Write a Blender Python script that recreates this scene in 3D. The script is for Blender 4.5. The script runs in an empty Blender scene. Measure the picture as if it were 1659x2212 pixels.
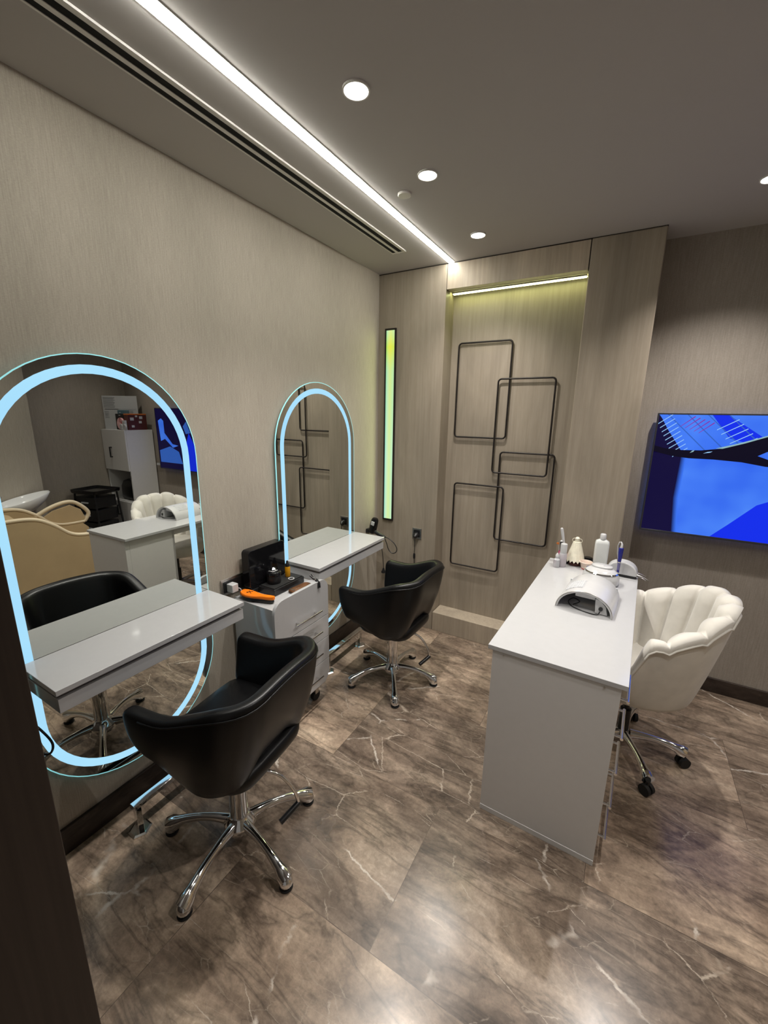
import bpy, bmesh, math, random
from mathutils import Vector, Matrix
random.seed(7)
PI = math.pi
SC = bpy.context.scene
COL = SC.collection

# ------------------------------------------------------------------ camera
cam_d = bpy.data.cameras.new('camera')
cam = bpy.data.objects.new('camera', cam_d); COL.objects.link(cam)
YAW, PITCH, ROLL, FPX = -0.523624, -0.234608, 0.0141747, 893.99
CAM = Vector((1.6223, 0.0, 1.62))
fw = Vector((math.sin(YAW)*math.cos(PITCH), math.cos(YAW)*math.cos(PITCH), math.sin(PITCH)))
r0 = fw.cross(Vector((0, 0, 1))).normalized(); u0 = r0.cross(fw)
rr = r0*math.cos(ROLL)+u0*math.sin(ROLL); uu = -r0*math.sin(ROLL)+u0*math.cos(ROLL)
cam.matrix_world = Matrix(((rr.x, uu.x, -fw.x, CAM.x), (rr.y, uu.y, -fw.y, CAM.y), (rr.z, uu.z, -fw.z, CAM.z), (0, 0, 0, 1)))
cam_d.sensor_fit = 'VERTICAL'; cam_d.sensor_height = 24.0; cam_d.lens = FPX/2212*24.0
cam_d.clip_start = 0.02
SC.camera = cam

# ------------------------------------------------------------------ world, exposure
w = bpy.data.worlds.new('world'); SC.world = w; w.use_nodes = True
w.node_tree.nodes['Background'].inputs[0].default_value = (1.0, 0.93, 0.86, 1)
w.node_tree.nodes['Background'].inputs[1].default_value = 0.15
SC.view_settings.view_transform = 'Standard'; SC.view_settings.look = 'None'
SC.view_settings.exposure = 0.15; SC.view_settings.gamma = 1.0
SC.view_settings.use_curve_mapping = False
SC.cycles.max_bounces = 8; SC.cycles.glossy_bounces = 5; SC.cycles.diffuse_bounces = 4
SC.cycles.transmission_bounces = 6; SC.cycles.sample_clamp_indirect = 4.0
SC.cycles.use_denoising = True
SC.cycles.caustics_reflective = True; SC.cycles.blur_glossy = 0.6

SPOT_W = 45.0       # each recessed downlight
LED_EMIT = 45.0      # ceiling strip
BAND_EMIT = 0.90    # mirror light bands
NICHE_EMIT = 13.0
PANEL_EMIT = 0.9

# ------------------------------------------------------------------ mesh helper
class MB:
    def __init__(s): s.bm = bmesh.new(); s.mi = 0
    def _v(s, p): return s.bm.verts.new(p)
    def face(s, pts, mi=None):
        f = s.bm.faces.new([s._v(p) for p in pts]); f.material_index = s.mi if mi is None else mi; return s
    def box(s, x0, x1, y0, y1, z0, z1, M=None):
        P = [(x0, y0, z0), (x1, y0, z0), (x1, y1, z0), (x0, y1, z0), (x0, y0, z1), (x1, y0, z1), (x1, y1, z1), (x0, y1, z1)]
        if M is not None: P = [M @ Vector(p) for p in P]
        v = [s._v(p) for p in P]
        for q in ((0, 3, 2, 1), (4, 5, 6, 7), (0, 1, 5, 4), (1, 2, 6, 5), (2, 3, 7, 6), (3, 0, 4, 7)):
            f = s.bm.faces.new([v[i] for i in q]); f.material_index = s.mi
        return s
    def prism(s, pts, h0, h1, axis='z', M=None, holes=None):
        n = len(pts)
        def mk(p, h):
            q = {'z': (p[0], p[1], h), 'x': (h, p[0], p[1]), 'y': (p[0], h, p[1])}[axis]
            return M @ Vector(q) if M is not None else Vector(q)
        a = [s._v(mk(p, h0)) for p in pts]; b = [s._v(mk(p, h1)) for p in pts]
        for i in range(n):
            j = (i+1) % n
            f = s.bm.faces.new((a[i], a[j], b[j], b[i])); f.material_index = s.mi
        f = s.bm.faces.new(a[::-1]); f.material_index = s.mi
        f = s.bm.faces.new(b); f.material_index = s.mi
        return s
    def ringprism(s, out, inn, h0, h1, axis='x'):
        n = len(out)
        def mk(p, h): return {'z': (p[0], p[1], h), 'x': (h, p[0], p[1]), 'y': (p[0], h, p[1])}[axis]
        L = [[s._v(mk(p, h)) for p in ring] for ring, h in ((out, h0), (out, h1), (inn, h1), (inn, h0))]
        for i in range(n):
            j = (i+1) % n
            for a in range(4):
                b = (a+1) % 4
                f = s.bm.faces.new((L[a][i], L[a][j], L[b][j], L[b][i])); f.material_index = s.mi
        return s
    def loft(s, rings, close=True, cap=True, wrap=False):
        R = [[s._v(p) for p in r] for r in rings]; n = len(R[0])
        m = len(R)
        for k in range(m if wrap else m-1):
            A, B = R[k], R[(k+1) % m]
            for i in range(n if close else n-1):
                j = (i+1) % n
                f = s.bm.faces.new((A[i], A[j], B[j], B[i])); f.material_index = s.mi
        if cap and close and not wrap:
            f = s.bm.faces.new(R[0][::-1]); f.material_index = s.mi
            f = s.bm.faces.new(R[-1]); f.material_index = s.mi
        return s
    def tube(s, path, rad, n=12, cap=True, wrap=False, flat=1.0):
        path = [Vector(p) for p in path]; m = len(path)
        if not isinstance(rad, (list, tuple)): rad = [rad]*m
        rings = []; prev = None
        for i, p in enumerate(path):
            if wrap: t = path[(i+1) % m]-path[i-1]
            else: t = path[min(i+1, m-1)]-path[max(i-1, 0)]
            t.normalize()
            if prev is None:
                a = Vector((0, 0, 1)) if abs(t.z) < .9 else Vector((1, 0, 0))
                nx = t.cross(a).normalized()
            else: nx = (prev-t*prev.dot(t)).normalized()
            prev = nx; ny = t.cross(nx)
            rings.append([p+(nx*math.cos(2*PI*k/n)+ny*math.sin(2*PI*k/n)*flat)*rad[i] for k in range(n)])
        return s.loft(rings, cap=cap, wrap=wrap)
    def lathe(s, prof, c=(0, 0, 0), n=32, M=None, sx=1, sy=1):
        rings = []
        for r, z in prof:
            r = max(r, 1e-5)
            ring = [Vector((c[0]+r*sx*math.cos(2*PI*k/n), c[1]+r*sy*math.sin(2*PI*k/n), c[2]+z)) for k in range(n)]
            if M is not None: ring = [M @ p for p in ring]
            rings.append(ring)
        return s.loft(rings)
    def cyl(s, a, b, r, n=20, r2=None):
        return s.tube([a, b], [r, r if r2 is None else r2], n)
    def ball(s, c, r, n=16, sc=(1, 1, 1)):
        prof = [(math.sin(PI*i/10), -math.cos(PI*i/10)) for i in range(11)]
        rings = [[(c[0]+a*r*sc[0]*math.cos(2*PI*k/n), c[1]+a*r*sc[1]*math.sin(2*PI*k/n), c[2]+b*r*sc[2]) for k in range(n)] for a, b in [(max(x, 1e-4), z) for x, z in prof]]
        return s.loft(rings)
    def xf(s, M):
        for v in s.bm.verts: v.co = M @ v.co
        return s
    def build(s, name, mats, parent=None, loc=None, bevel=0, smooth=None, sub=0, seg=2):
        bm = s.bm
        bmesh.ops.recalc_face_normals(bm, faces=bm.faces[:])
        me = bpy.data.meshes.new(name); bm.to_mesh(me); bm.free()
        o = bpy.data.objects.new(name, me); COL.objects.link(o)
        for m in (mats if isinstance(mats, (list, tuple)) else [mats]): me.materials.append(m)
        if parent is not None: o.parent = parent
        if loc is not None: o.location = loc
        if smooth is not None:
            for p in me.polygons: p.use_smooth = True
            if smooth < 179: me.set_sharp_from_angle(angle=math.radians(smooth))
        if bevel:
            b = o.modifiers.new('bevel', 'BEVEL'); b.width = bevel; b.segments = seg; b.limit_method = 'ANGLE'; b.angle_limit = math.radians(35)
            for p in me.polygons: p.use_smooth = True
            me.set_sharp_from_angle(angle=math.radians(40))
            b.harden_normals = True
        if sub:
            m_ = o.modifiers.new('sub', 'SUBSURF'); m_.levels = sub; m_.render_levels = sub
        return o

def cr(pts, k=6, closed=False):
    P_ = [Vector(p) for p in pts]; n = len(P_); out = []
    for i in range(n-1):
        a = P_[max(i-1, 0)]; b = P_[i]; c = P_[i+1]; d = P_[min(i+2, n-1)]
        for j in range(k):
            u = j/k; out.append(.5*((2*b)+(c-a)*u+(2*a-5*b+4*c-d)*u*u+(3*b-a-3*c+d)*u**3))
    out.append(P_[-1]); return out
def tag(o, label=None, cat=None, group=None, kind=None):
    if label: o['label'] = label
    if cat: o['category'] = cat
    if group: o['group'] = group
    if kind: o['kind'] = kind
    return o
def thing(name, label, cat, loc=(0, 0, 0), rz=0, group=None):
    o = bpy.data.objects.new(name, None); COL.objects.link(o); o.location = loc; o.rotation_euler = (0, 0, rz)
    o.empty_display_size = .05
    return tag(o, label, cat, group)
def struct(o): o['kind'] = 'structure'; return o
def dup(root, loc, rz, label, group=None):
    r = root.copy(); COL.objects.link(r); r.location = loc; r.rotation_euler = (0, 0, rz); r['label'] = label
    if group: r['group'] = group
    for ch in list(root.children):
        c = ch.copy(); COL.objects.link(c); c.parent = r
        for g in list(ch.children):
            d = g.copy(); COL.objects.link(d); d.parent = c
    return r
def rrect(x0, x1, y0, y1, r, n=6, corners=(1, 1, 1, 1)):
    pts = []
    for (cx, cy, a, k) in ((x1-r, y0+r, -PI/2, 0), (x1-r, y1-r, 0, 1), (x0+r, y1-r, PI/2, 2), (x0+r, y0+r, PI, 3)):
        if corners[k]:
            for i in range(n+1): pts.append((cx+r*math.cos(a+PI/2*i/n), cy+r*math.sin(a+PI/2*i/n)))
        else:
            pts.append(((x1 if k < 2 else x0), (y0 if k in (0, 3) else y1)))
    return pts
def capsule(cy, z0, z1, r, n=28):
    pts = []
    for i in range(n+1): a = PI*i/n; pts.append((cy+r*math.cos(a), z1-r_off(z1, z0, r)+r*math.sin(a)))
    for i in range(n+1): a = PI+PI*i/n; pts.append((cy+r*math.cos(a), z0+r_off(z1, z0, r)+r*math.sin(a)))
    return pts
R_MIRROR = 0.3685
def r_off(z1, z0, r): return r

# ------------------------------------------------------------------ materials
def mat(name, col=(.8, .8, .8), rough=.5, metal=0, emit=None, es=0, trans=0, ior=1.45, coat=0, alpha=1, spec=.5):
    m = bpy.data.materials.new(name); m.use_nodes = True; b = m.node_tree.nodes['Principled BSDF']
    b.inputs['Base Color'].default_value = (*col, 1); b.inputs['Roughness'].default_value = rough
    b.inputs['Metallic'].default_value = metal; b.inputs['IOR'].default_value = ior
    b.inputs['Transmission Weight'].default_value = trans; b.inputs['Coat Weight'].default_value = coat
    b.inputs['Specular IOR Level'].default_value = spec
    if coat: b.inputs['Coat Roughness'].default_value = .05
    if emit: b.inputs['Emission Color'].default_value = (*emit, 1); b.inputs['Emission Strength'].default_value = es
    return m
class NT:
    def __init__(s, m): s.t = m.node_tree; s.b = s.t.nodes['Principled BSDF']
    def n(s, typ, **k):
        o = s.t.nodes.new(typ)
        for a, v in k.items():
            if a.startswith('i_'):
                o.inputs[a[2:].replace('_', ' ')].default_value = v
            else: setattr(o, a, v)
        return o
    def l(s, a, b): s.t.links.new(a, b)
    def coords(s, scale=(1, 1, 1), loc=(0, 0, 0), rot=(0, 0, 0), src='Object'):
        tc = s.n('ShaderNodeTexCoord'); mp = s.n('ShaderNodeMapping')
        mp.inputs['Scale'].default_value = scale; mp.inputs['Location'].default_value = loc; mp.inputs['Rotation'].default_value = rot
        s.l(tc.outputs[src], mp.inputs[0]); return mp.outputs[0]
    def noise(s, vec, scale, det=4, rough=.55, dist=0):
        o = s.n('ShaderNodeTexNoise'); o.inputs['Scale'].default_value = scale; o.inputs['Detail'].default_value = det
        o.inputs['Roughness'].default_value = rough; o.inputs['Distortion'].default_value = dist
        s.l(vec, o.inputs['Vector']); return o.outputs['Fac']
    def ramp(s, fac, stops, interp='LINEAR'):
        o = s.n('ShaderNodeValToRGB'); cr = o.color_ramp; cr.interpolation = interp
        while len(cr.elements) < len(stops): cr.elements.new(.5)
        for e, (p, c) in zip(cr.elements, stops):
            e.position = p; e.color = (*c, 1) if len(c) == 3 else c
        s.l(fac, o.inputs[0]); return o.outputs[0]
    def mix(s, a, b, fac, mode='MIX'):
        o = s.n('ShaderNodeMix', data_type='RGBA', blend_type=mode)
        for v, i in ((fac, 0), (a, 6), (b, 7)):
            if isinstance(v, (int, float)): o.inputs[i].default_value = v
            elif isinstance(v, tuple): o.inputs[i].default_value = (*v, 1)
            else: s.l(v, o.inputs[i])
        return o.outputs[2]
    def bump(s, h, st, dist=.001):
        o = s.n('ShaderNodeBump'); o.inputs['Strength'].default_value = st; o.inputs['Distance'].default_value = dist
        s.l(h, o.inputs['Height']); s.l(o.outputs[0], s.b.inputs['Normal'])
    def col(s, c): s.l(c, s.b.inputs['Base Color'])
def g3(v): return (v, v, v)

def wallpaper(name, c0, c1, c2):
    m = mat(name, c1, .75, spec=.3); t = NT(m)
    v = t.coords((130, 130, 5)); n1 = t.noise(v, 2.2, 5, .7)
    v2 = t.coords((60, 60, 260)); n2 = t.noise(v2, 2.0, 3, .6)
    v3 = t.coords((1.2, 2, .6)); n3 = t.noise(v3, 1.5, 3, .5)
    a = t.ramp(n1, [(.3, c0), (.5, c1), (.72, c2)])
    b = t.mix(a, t.ramp(n2, [(.35, g3(.84)), (.65, g3(1.10))]), .6, 'MULTIPLY')
    c = t.mix(b, t.ramp(n3, [(.3, g3(.9)), (.7, g3(1.06))]), 1.0, 'MULTIPLY')
    t.col(c); t.bump(n2, .25, .0006)
    return m
def veneer(name, c0, c1, c2):
    m = mat(name, c1, .42, spec=.35); t = NT(m)
    v = t.coords((38, 38, 1.1)); n1 = t.noise(v, 1.6, 5, .6, .3)
    v2 = t.coords((4, 4, .9)); n2 = t.noise(v2, 1.5, 3, .5, 1.0)
    v3 = t.coords((300, 300, 14)); n3 = t.noise(v3, 1.0, 2, .5)
    a = t.ramp(n1, [(.3, c0), (.5, c1), (.7, c2)])
    b = t.mix(a, t.ramp(n2, [(.3, g3(.84)), (.55, g3(1.0)), (.75, g3(1.14))]), 1.0, 'MULTIPLY')
    c = t.mix(b, t.ramp(n3, [(.35, g3(.94)), (.65, g3(1.04))]), .6, 'MULTIPLY')
    t.col(c); return m

M_WALLP = wallpaper('grasscloth_wallpaper', (.36, .32, .262), (.415, .373, .31), (.475, .43, .362))
M_PAINT = wallpaper('taupe_wallcovering', (.28, .245, .205), (.33, .29, .245), (.38, .335, .285))
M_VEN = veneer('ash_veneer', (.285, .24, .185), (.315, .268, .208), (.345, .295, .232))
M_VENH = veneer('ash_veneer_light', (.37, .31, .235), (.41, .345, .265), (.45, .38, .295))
M_GAP = mat('shadow_gap', (.025, .018, .012), .8)
M_CEIL = mat('ceiling_paint', (.46, .435, .415), .85, spec=.2)
t = NT(M_CEIL); t.bump(t.noise(t.coords(), 260, 3), .1, .0005)
M_JAMB = mat('dark_brown_panel', (.05, .036, .028), .6)
t = NT(M_JAMB); t.col(t.ramp(t.noise(t.coords((60, 60, 2)), 1.2, 4), [(.3, (.042, .03, .023)), (.7, (.06, .044, .034))]))

# polished brown marble tiles
M_FLOOR = mat('brown_marble', (.2, .15, .11), .16, spec=.5)
t = NT(M_FLOOR)
tc = t.n('ShaderNodeTexCoord')
br = t.n('ShaderNodeTexBrick'); br.offset = .5; br.offset_frequency = 2; br.squash = 1
br.inputs['Color1'].default_value = (0, 0, 0, 1); br.inputs['Color2'].default_value = (1, 1, 1, 1); br.inputs['Mortar'].default_value = (.5, .5, .5, 1)
br.inputs['Scale'].default_value = 1.0; br.inputs['Mortar Size'].default_value = .0011; br.inputs['Mortar Smooth'].default_value = .1
br.inputs['Brick Width'].default_value = 1.11; br.inputs['Row Height'].default_value = .555; br.inputs['Bias'].default_value = 0
mp = t.n('ShaderNodeMapping'); mp.inputs['Location'].default_value = (-1.69+1.11*.5+1.11, -.79+.555*3, 0)
t.l(tc.outputs['Object'], mp.inputs[0]); t.l(mp.outputs[0], br.inputs['Vector'])
# per-tile offset of the stone pattern
sc_ = t.n('ShaderNodeVectorMath', operation='SCALE'); sc_.inputs['Scale'].default_value = 9.0
t.l(br.outputs['Color'], sc_.inputs[0])
add = t.n('ShaderNodeVectorMath', operation='ADD'); t.l(tc.outputs['Object'], add.inputs[0]); t.l(sc_.outputs[0], add.inputs[1])
P0 = add.outputs[0]
rot = t.n('ShaderNodeMapping'); rot.inputs['Rotation'].default_value = (0, 0, .65); rot.inputs['Scale'].default_value = (1, 2.1, 1); t.l(P0, rot.inputs[0])
big = t.noise(rot.outputs[0], 1.7, 6, .62, 1.2)
med = t.noise(rot.outputs[0], 7.5, 7, .7, .8)
fine = t.noise(P0, 60, 5, .7, .3)
c = t.ramp(big, [(.28, (.075, .057, .044)), (.42, (.145, .111, .085)), (.52, (.205, .160, .123)), (.60, (.27, .215, .165)), (.72, (.37, .305, .24))])
c = t.mix(c, t.ramp(med, [(.3, g3(.55)), (.45, g3(.92)), (.55, g3(1.05)), (.72, g3(1.5))]), .9, 'MULTIPLY')
c = t.mix(c, t.ramp(fine, [(.3, g3(.72)), (.7, g3(1.28))]), .8, 'MULTIPLY')
rot2 = t.n('ShaderNodeMapping'); rot2.inputs['Rotation'].default_value = (0, 0, .75); rot2.inputs['Scale'].default_value = (1, 3.6, 1); t.l(P0, rot2.inputs[0])
rd = t.noise(rot2.outputs[0], 1.9, 4, .6, .8)
c = t.mix(c, t.ramp(rd, [(.44, g3(1)), (.492, g3(.55)), (.5, g3(.38)), (.508, g3(.6)), (.55, g3(1))]), .75, 'MULTIPLY')
tone = t.ramp(br.outputs['Color'], [(0, (1.03, 1.0, .99)), (1, (1.90, 1.82, 1.72))]); c = t.mix(c, tone, 1.0, 'MULTIPLY')
# thin pale veins: broken, nearly straight hairlines
def vein(scale, width, seed, dist, rotz, sy, lo, hi):
    m2 = t.n('ShaderNodeMapping'); m2.inputs['Location'].default_value = (seed, seed*.7, 0); m2.inputs['Rotation'].default_value = (0, 0, rotz); m2.inputs['Scale'].default_value = (1, sy, 1); t.l(P0, m2.inputs[0])
    nz = t.n('ShaderNodeTexNoise'); nz.inputs['Scale'].default_value = 9.0; nz.inputs['Detail'].default_value = 6; nz.inputs['Roughness'].default_value = .75; t.l(m2.outputs[0], nz.inputs['Vector'])
    vm = t.n('ShaderNodeVectorMath', operation='MULTIPLY_ADD'); vm.inputs[1].default_value = (dist, dist, 0); t.l(nz.outputs['Color'], vm.inputs[0]); t.l(m2.outputs[0], vm.inputs[2])
    vo = t.n('ShaderNodeTexVoronoi', feature='DISTANCE_TO_EDGE'); vo.inputs['Scale'].default_value = scale; t.l(vm.outputs[0], vo.inputs['Vector'])
    line = t.ramp(vo.outputs['Distance'], [(0, g3(1)), (width*.5, g3(.7)), (width, g3(0))])
    mk = t.ramp(t.noise(m2.outputs[0], 2.3, 4, .7), [(lo, g3(0)), (hi, g3(1))])
    return t.mix(line, mk, 1.0, 'MULTIPLY')
v1 = vein(1.15, .0075, 3.1, .07, .5, 1.4, .52, .60)
v2 = vein(2.6, .0075, 11.7, .06, -.6, 2.6, .50, .58)
v3 = vein(6.0, .011, 23.7, .05, -.75, 3.2, .47, .60)
c = t.mix(c, (.66, .59, .51), v1)
c = t.mix(c, (.55, .47, .38), t.mix(v2, g3(.0), .25))
c = t.mix(c, (.42, .35, .27), t.mix(v3, g3(.0), .45))
seam = t.ramp(br.outputs['Fac'], [(0, g3(0)), (1, g3(1))])
c = t.mix(c, (.06, .045, .035), t.mix(seam, g3(0), .35))
t.col(c)
t.l(t.ramp(t.noise(P0, 3, 4), [(.3, g3(.20)), (.7, g3(.30))]), t.b.inputs['Roughness'])

M_SKIRT = mat('dark_marble_skirting', (.05, .035, .028), .3)
t = NT(M_SKIRT); t.col(t.ramp(t.noise(t.coords((2, 2, 5)), 6, 6, .65, 1), [(.3, (.018, .012, .010)), (.6, (.042, .030, .024)), (.8, (.09, .07, .055))]))
def varied(m, s=30, a=.985, b=1.01):
    t = NT(m); c0 = m.node_tree.nodes['Principled BSDF'].inputs['Base Color'].default_value[:3]
    n = t.noise(t.coords(), s, 3)
    t.col(t.ramp(n, [(.3, tuple(x*a for x in c0)), (.7, tuple(min(1, x*b) for x in c0))])); return m
M_WHITE = varied(mat('white_gloss_laminate', (.49, .49, .495), .11, coat=.3))
M_WHITE2 = varied(mat('white_satin_laminate', (.66, .645, .63), .35))
M_WPLAST = varied(mat('white_plastic', (.56, .56, .565), .25))
M_TRIMW = varied(mat('white_metal_trim', (.72, .70, .66), .45))
M_BLACK = varied(mat('black_plastic', (.012, .012, .013), .3), 40, .8, 1.3)
M_BLACKG = varied(mat('black_gloss', (.006, .006, .007), .08), 40, .8, 1.3)
M_SLOT = mat('dark_slot', (.006, .006, .006), .9)
M_BMETAL = varied(mat('black_metal', (.02, .016, .014), .45, .4), 40, .8, 1.3)
M_CHROME = varied(mat('polished_chrome', (.82, .82, .82), .06, 1.0), 20, .97, 1.02)
M_STEEL = varied(mat('brushed_steel', (.55, .53, .5), .3, 1.0), 80, .9, 1.1)
M_LEATHER = mat('black_leather', (.0035, .0035, .004), .34, spec=.42)
t = NT(M_LEATHER)
vo = t.n('ShaderNodeTexVoronoi'); vo.inputs['Scale'].default_value = 420; t.l(t.coords(), vo.inputs['Vector']); t.bump(vo.outputs['Distance'], .18, .0006)
M_SHEEN = varied(mat('cream_velvet', (.66, .63, .57), .75, spec=.25), 14, .93, 1.05)
t = NT(M_SHEEN); t.b.inputs['Sheen Weight'].default_value = .35; t.bump(t.noise(t.coords(), 350, 2), .1, .0005)
M_TAN = varied(mat('tan_shell', (.50, .37, .21), .45), 8, .95, 1.04)
M_CREAM = varied(mat('cream_edge', (.72, .60, .42), .45), 8, .97, 1.03)
M_CERAMIC = mat('white_ceramic', (.80, .80, .80), .07, coat=.5)
M_RUBBER = varied(mat('black_rubber', (.01, .01, .01), .7), 50, .8, 1.3)
M_ORANGE = varied(mat('orange_plastic', (.95, .22, .008), .4), 20, .95, 1.03)
M_BROWN = varied(mat('brown_leather', (.13, .055, .022), .4), 40, .7, 1.3)
M_SILVER = mat('mirror_silvering', (.70, .72, .68), .003, 1.0)
M_AMBER = mat('amber_liquid', (.72, .34, .01), .08, trans=.35)
M_CLEAR = mat('clear_plastic', (.72, .73, .76), .15, trans=.45, ior=1.3)
M_FROST = mat('frosted_plastic', (.78, .80, .78), .35, trans=.15, ior=1.3)
M_BLUE = varied(mat('blue_enamel', (.012, .016, .22), .25), 20, .9, 1.1)
M_PURPLE = mat('violet_grip', (.16, .15, .32), .35)
M_PINK = mat('pink_plastic', (.62, .10, .22), .4)
M_OFFW = varied(mat('ivory_swatches', (.78, .74, .60), .3), 60, .9, 1.04)
M_GREY = varied(mat('grey_grille', (.52, .53, .55), .4), 60, .9, 1.1)
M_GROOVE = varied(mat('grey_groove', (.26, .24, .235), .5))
M_PAPER = mat('printed_paper', (.42, .42, .42), .6)
M_INK = mat('dark_ink', (.05, .05, .05), .7)
M_TEAL = varied(mat('teal_card', (.09, .16, .19), .5), 20, .9, 1.1)
M_BOXR = mat('dark_red_card', (.09, .022, .015), .4)
M_BOXO = varied(mat('orange_card', (.62, .17, .03), .4), 20, .9, 1.1)
M_PINKF = mat('pale_pink_card', (.80, .42, .42), .5)
t = NT(M_PINKF); t.col(t.ramp(t.noise(t.coords(), 22, 3), [(.42, (.45, .13, .13)), (.55, (.82, .5, .5))]))
M_CUP = mat('peach_plastic', (.80, .66, .56), .35, trans=.2)
M_REDP = mat('red_polish', (.45, .01, .02), .2)

def emis(name, col, st, nodes=None):
    m = mat(name, (.004, .004, .004), .4, spec=.15, emit=col, es=st); return m
M_LED = emis('led_white', (1.0, .985, .90), LED_EMIT)
M_NICHE = emis('led_niche', (.93, 1.0, .42), NICHE_EMIT)
M_DOWN = emis('downlight_lens', (1.0, .96, .93), 9.0)
M_BAND = emis('frosted_light_band', (.36, .72, .98), BAND_EMIT)
t = NT(M_BAND); t.l(t.ramp(t.noise(t.coords(), 3.0, 2), [(.3, (.37, .71, .97)), (.7, (.42, .78, .99))]), t.b.inputs['Emission Color'])
M_GEDGE = mat('lit_glass_edge', (.3, .5, .5), .1, emit=(.22, .62, .66), es=.8)
M_PANEL = emis('lit_panel', (.6, .9, .2), PANEL_EMIT)
t = NT(M_PANEL)
tcg = t.n('ShaderNodeTexCoord'); sx = t.n('ShaderNodeSeparateXYZ'); t.l(tcg.outputs['Generated'], sx.inputs[0])
vert = t.ramp(sx.outputs['Z'], [(0, (.62, .84, .36)), (.35, (.62, .85, .38)), (.8, (.58, .80, .28)), (.92, (.72, .80, .07)), (1, (.66, .84, .28))])
side = t.ramp(sx.outputs['X'], [(0, (.55, .9, 1.6)), (.22, (.95, 1.0, 1.5)), (.5, (1.1, 1.02, 1.0)), (.8, (.9, 1.0, 1.3)), (1, (.85, .95, 1.6))])
t.l(t.mix(vert, side, 1.0, 'MULTIPLY'), t.b.inputs['Emission Color'])

# ------------------------------------------------------------------ room shell
H = 2.545; YB = 2.70; YN = 2.845; YR = 2.915; XR = 3.74; XP = 3.30
Y0 = -1.6
struct(MB().box(-.1, XR+.1, Y0, 3.1, -.08, 0).build('floor', M_FLOOR))
struct(MB().box(-.1, XR+.1, Y0, 3.1, H, H+.08).build('ceiling', M_CEIL))
struct(MB().box(-.1, 0, Y0, YB, 0, H).build('wall_left', M_WALLP))
# back wall: left pillar with panel joint, header over the niche, right pillar, niche back, recessed right bay
o = struct(MB().box(-.1, .499, YB, YR+.1, 0, H-.006).build('wall_back', M_VEN, bevel=.002))
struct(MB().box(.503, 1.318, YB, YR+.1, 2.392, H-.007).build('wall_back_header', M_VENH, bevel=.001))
struct(MB().box(1.322, 1.662, YB, YR+.1, 0, H-.003).build('wall_back_pillar', M_VEN, bevel=.006))
struct(MB().box(.499, 1.322, YN, YR+.1, .148, 2.392).build('wall_back_niche', M_VEN))
struct(MB().box(1.662, XR+.1, YR, YR+.12, 0, H).build('wall_back_bay', M_PAINT))
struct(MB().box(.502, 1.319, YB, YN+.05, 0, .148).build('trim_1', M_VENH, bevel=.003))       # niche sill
struct(MB().box(.498, .504, YB+.004, YB+.03, 2.392, H).box(1.317, 1.323, YB+.004, YB+.03, 2.392, H).box(-.02, 1.662, YB+.004, YB+.03, H-.008, H).build('trim_2', M_GAP))
struct(MB().box(XR, XR+.1, 1.75, 3.1, 0, H).build('wall_right', M_PAINT))
struct(MB().box(XP, XR+.1, Y0, 1.78, 0, H).build('wall_right_pier', M_WALLP))
struct(MB().box(0, .796, -.35, .225, 0, H).box(.796, .800, -.35, .232, 0, H).build('wall_front', M_JAMB, bevel=.002))
# skirtings
struct(MB().box(0, .014, .235, YB, 0, .11).build('baseboard_left', M_SKIRT, bevel=.002))
struct(MB().box(1.664, XR, YR-.014, YR, 0, .092).build('baseboard_back', M_SKIRT, bevel=.003))
struct(MB().box(XR-.014, XR, 1.785, YR-.016, 0, .092).build('baseboard_right', M_SKIRT, bevel=.003))

# ------------------------------------------------------------------ ceiling fittings
th = thing('ceiling_light_strip', 'long glowing white LED strip recessed in the ceiling beside the air slot', 'light', (.527, .55, H))
MB().prism([(-.0175, -.0005), (-.016, -.005), (-.008, -.009), (.008, -.009), (.016, -.005), (.0175, -.0005)], -2.1, YB-.552, 'y').build('diffuser', M_LED, th)
MB().box(-.023, -.018, -2.1, YB-.552, -.002, -.0005).box(.018, .023, -2.1, YB-.552, -.002, -.0005).build('housing', M_TRIMW, th)
th = thing('niche_light_strip', 'slim glowing strip under the header of the wall niche', 'light', (.91, 2.79, 2.392))
MB().box(-.395, .395, -.012, .012, -.013, -.001).build('diffuser', M_NICHE, th)
MB().box(-.40, .40, -.018, -.012, -.010, -.001).box(-.40, .40, .012, .018, -.010, -.001).build('housing', M_STEEL, th)
th = thing('linear_air_vent', 'long black two-slot air diffuser with thin white edge in the ceiling', 'vent', (.31, .5, H))
MB().box(-.030, -.008, -1.5, 1.885, -.004, -.0005).box(.008, .030, -1.5, 1.885, -.004, -.0005).build('slot', M_SLOT, th)
MB().box(-.036, -.030, -1.5, 1.9, -.006, -.0005).box(.030, .050, -1.5, 1.9, -.003, -.0005).box(.050, .053, -1.5, 1.9, -.007, -.0005).box(-.008, .008, -1.5, 1.9, -.006, -.0005).box(-.036, .053, 1.885, 1.9, -.005, -.0005).build('frame', M_TRIMW, th)

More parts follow.
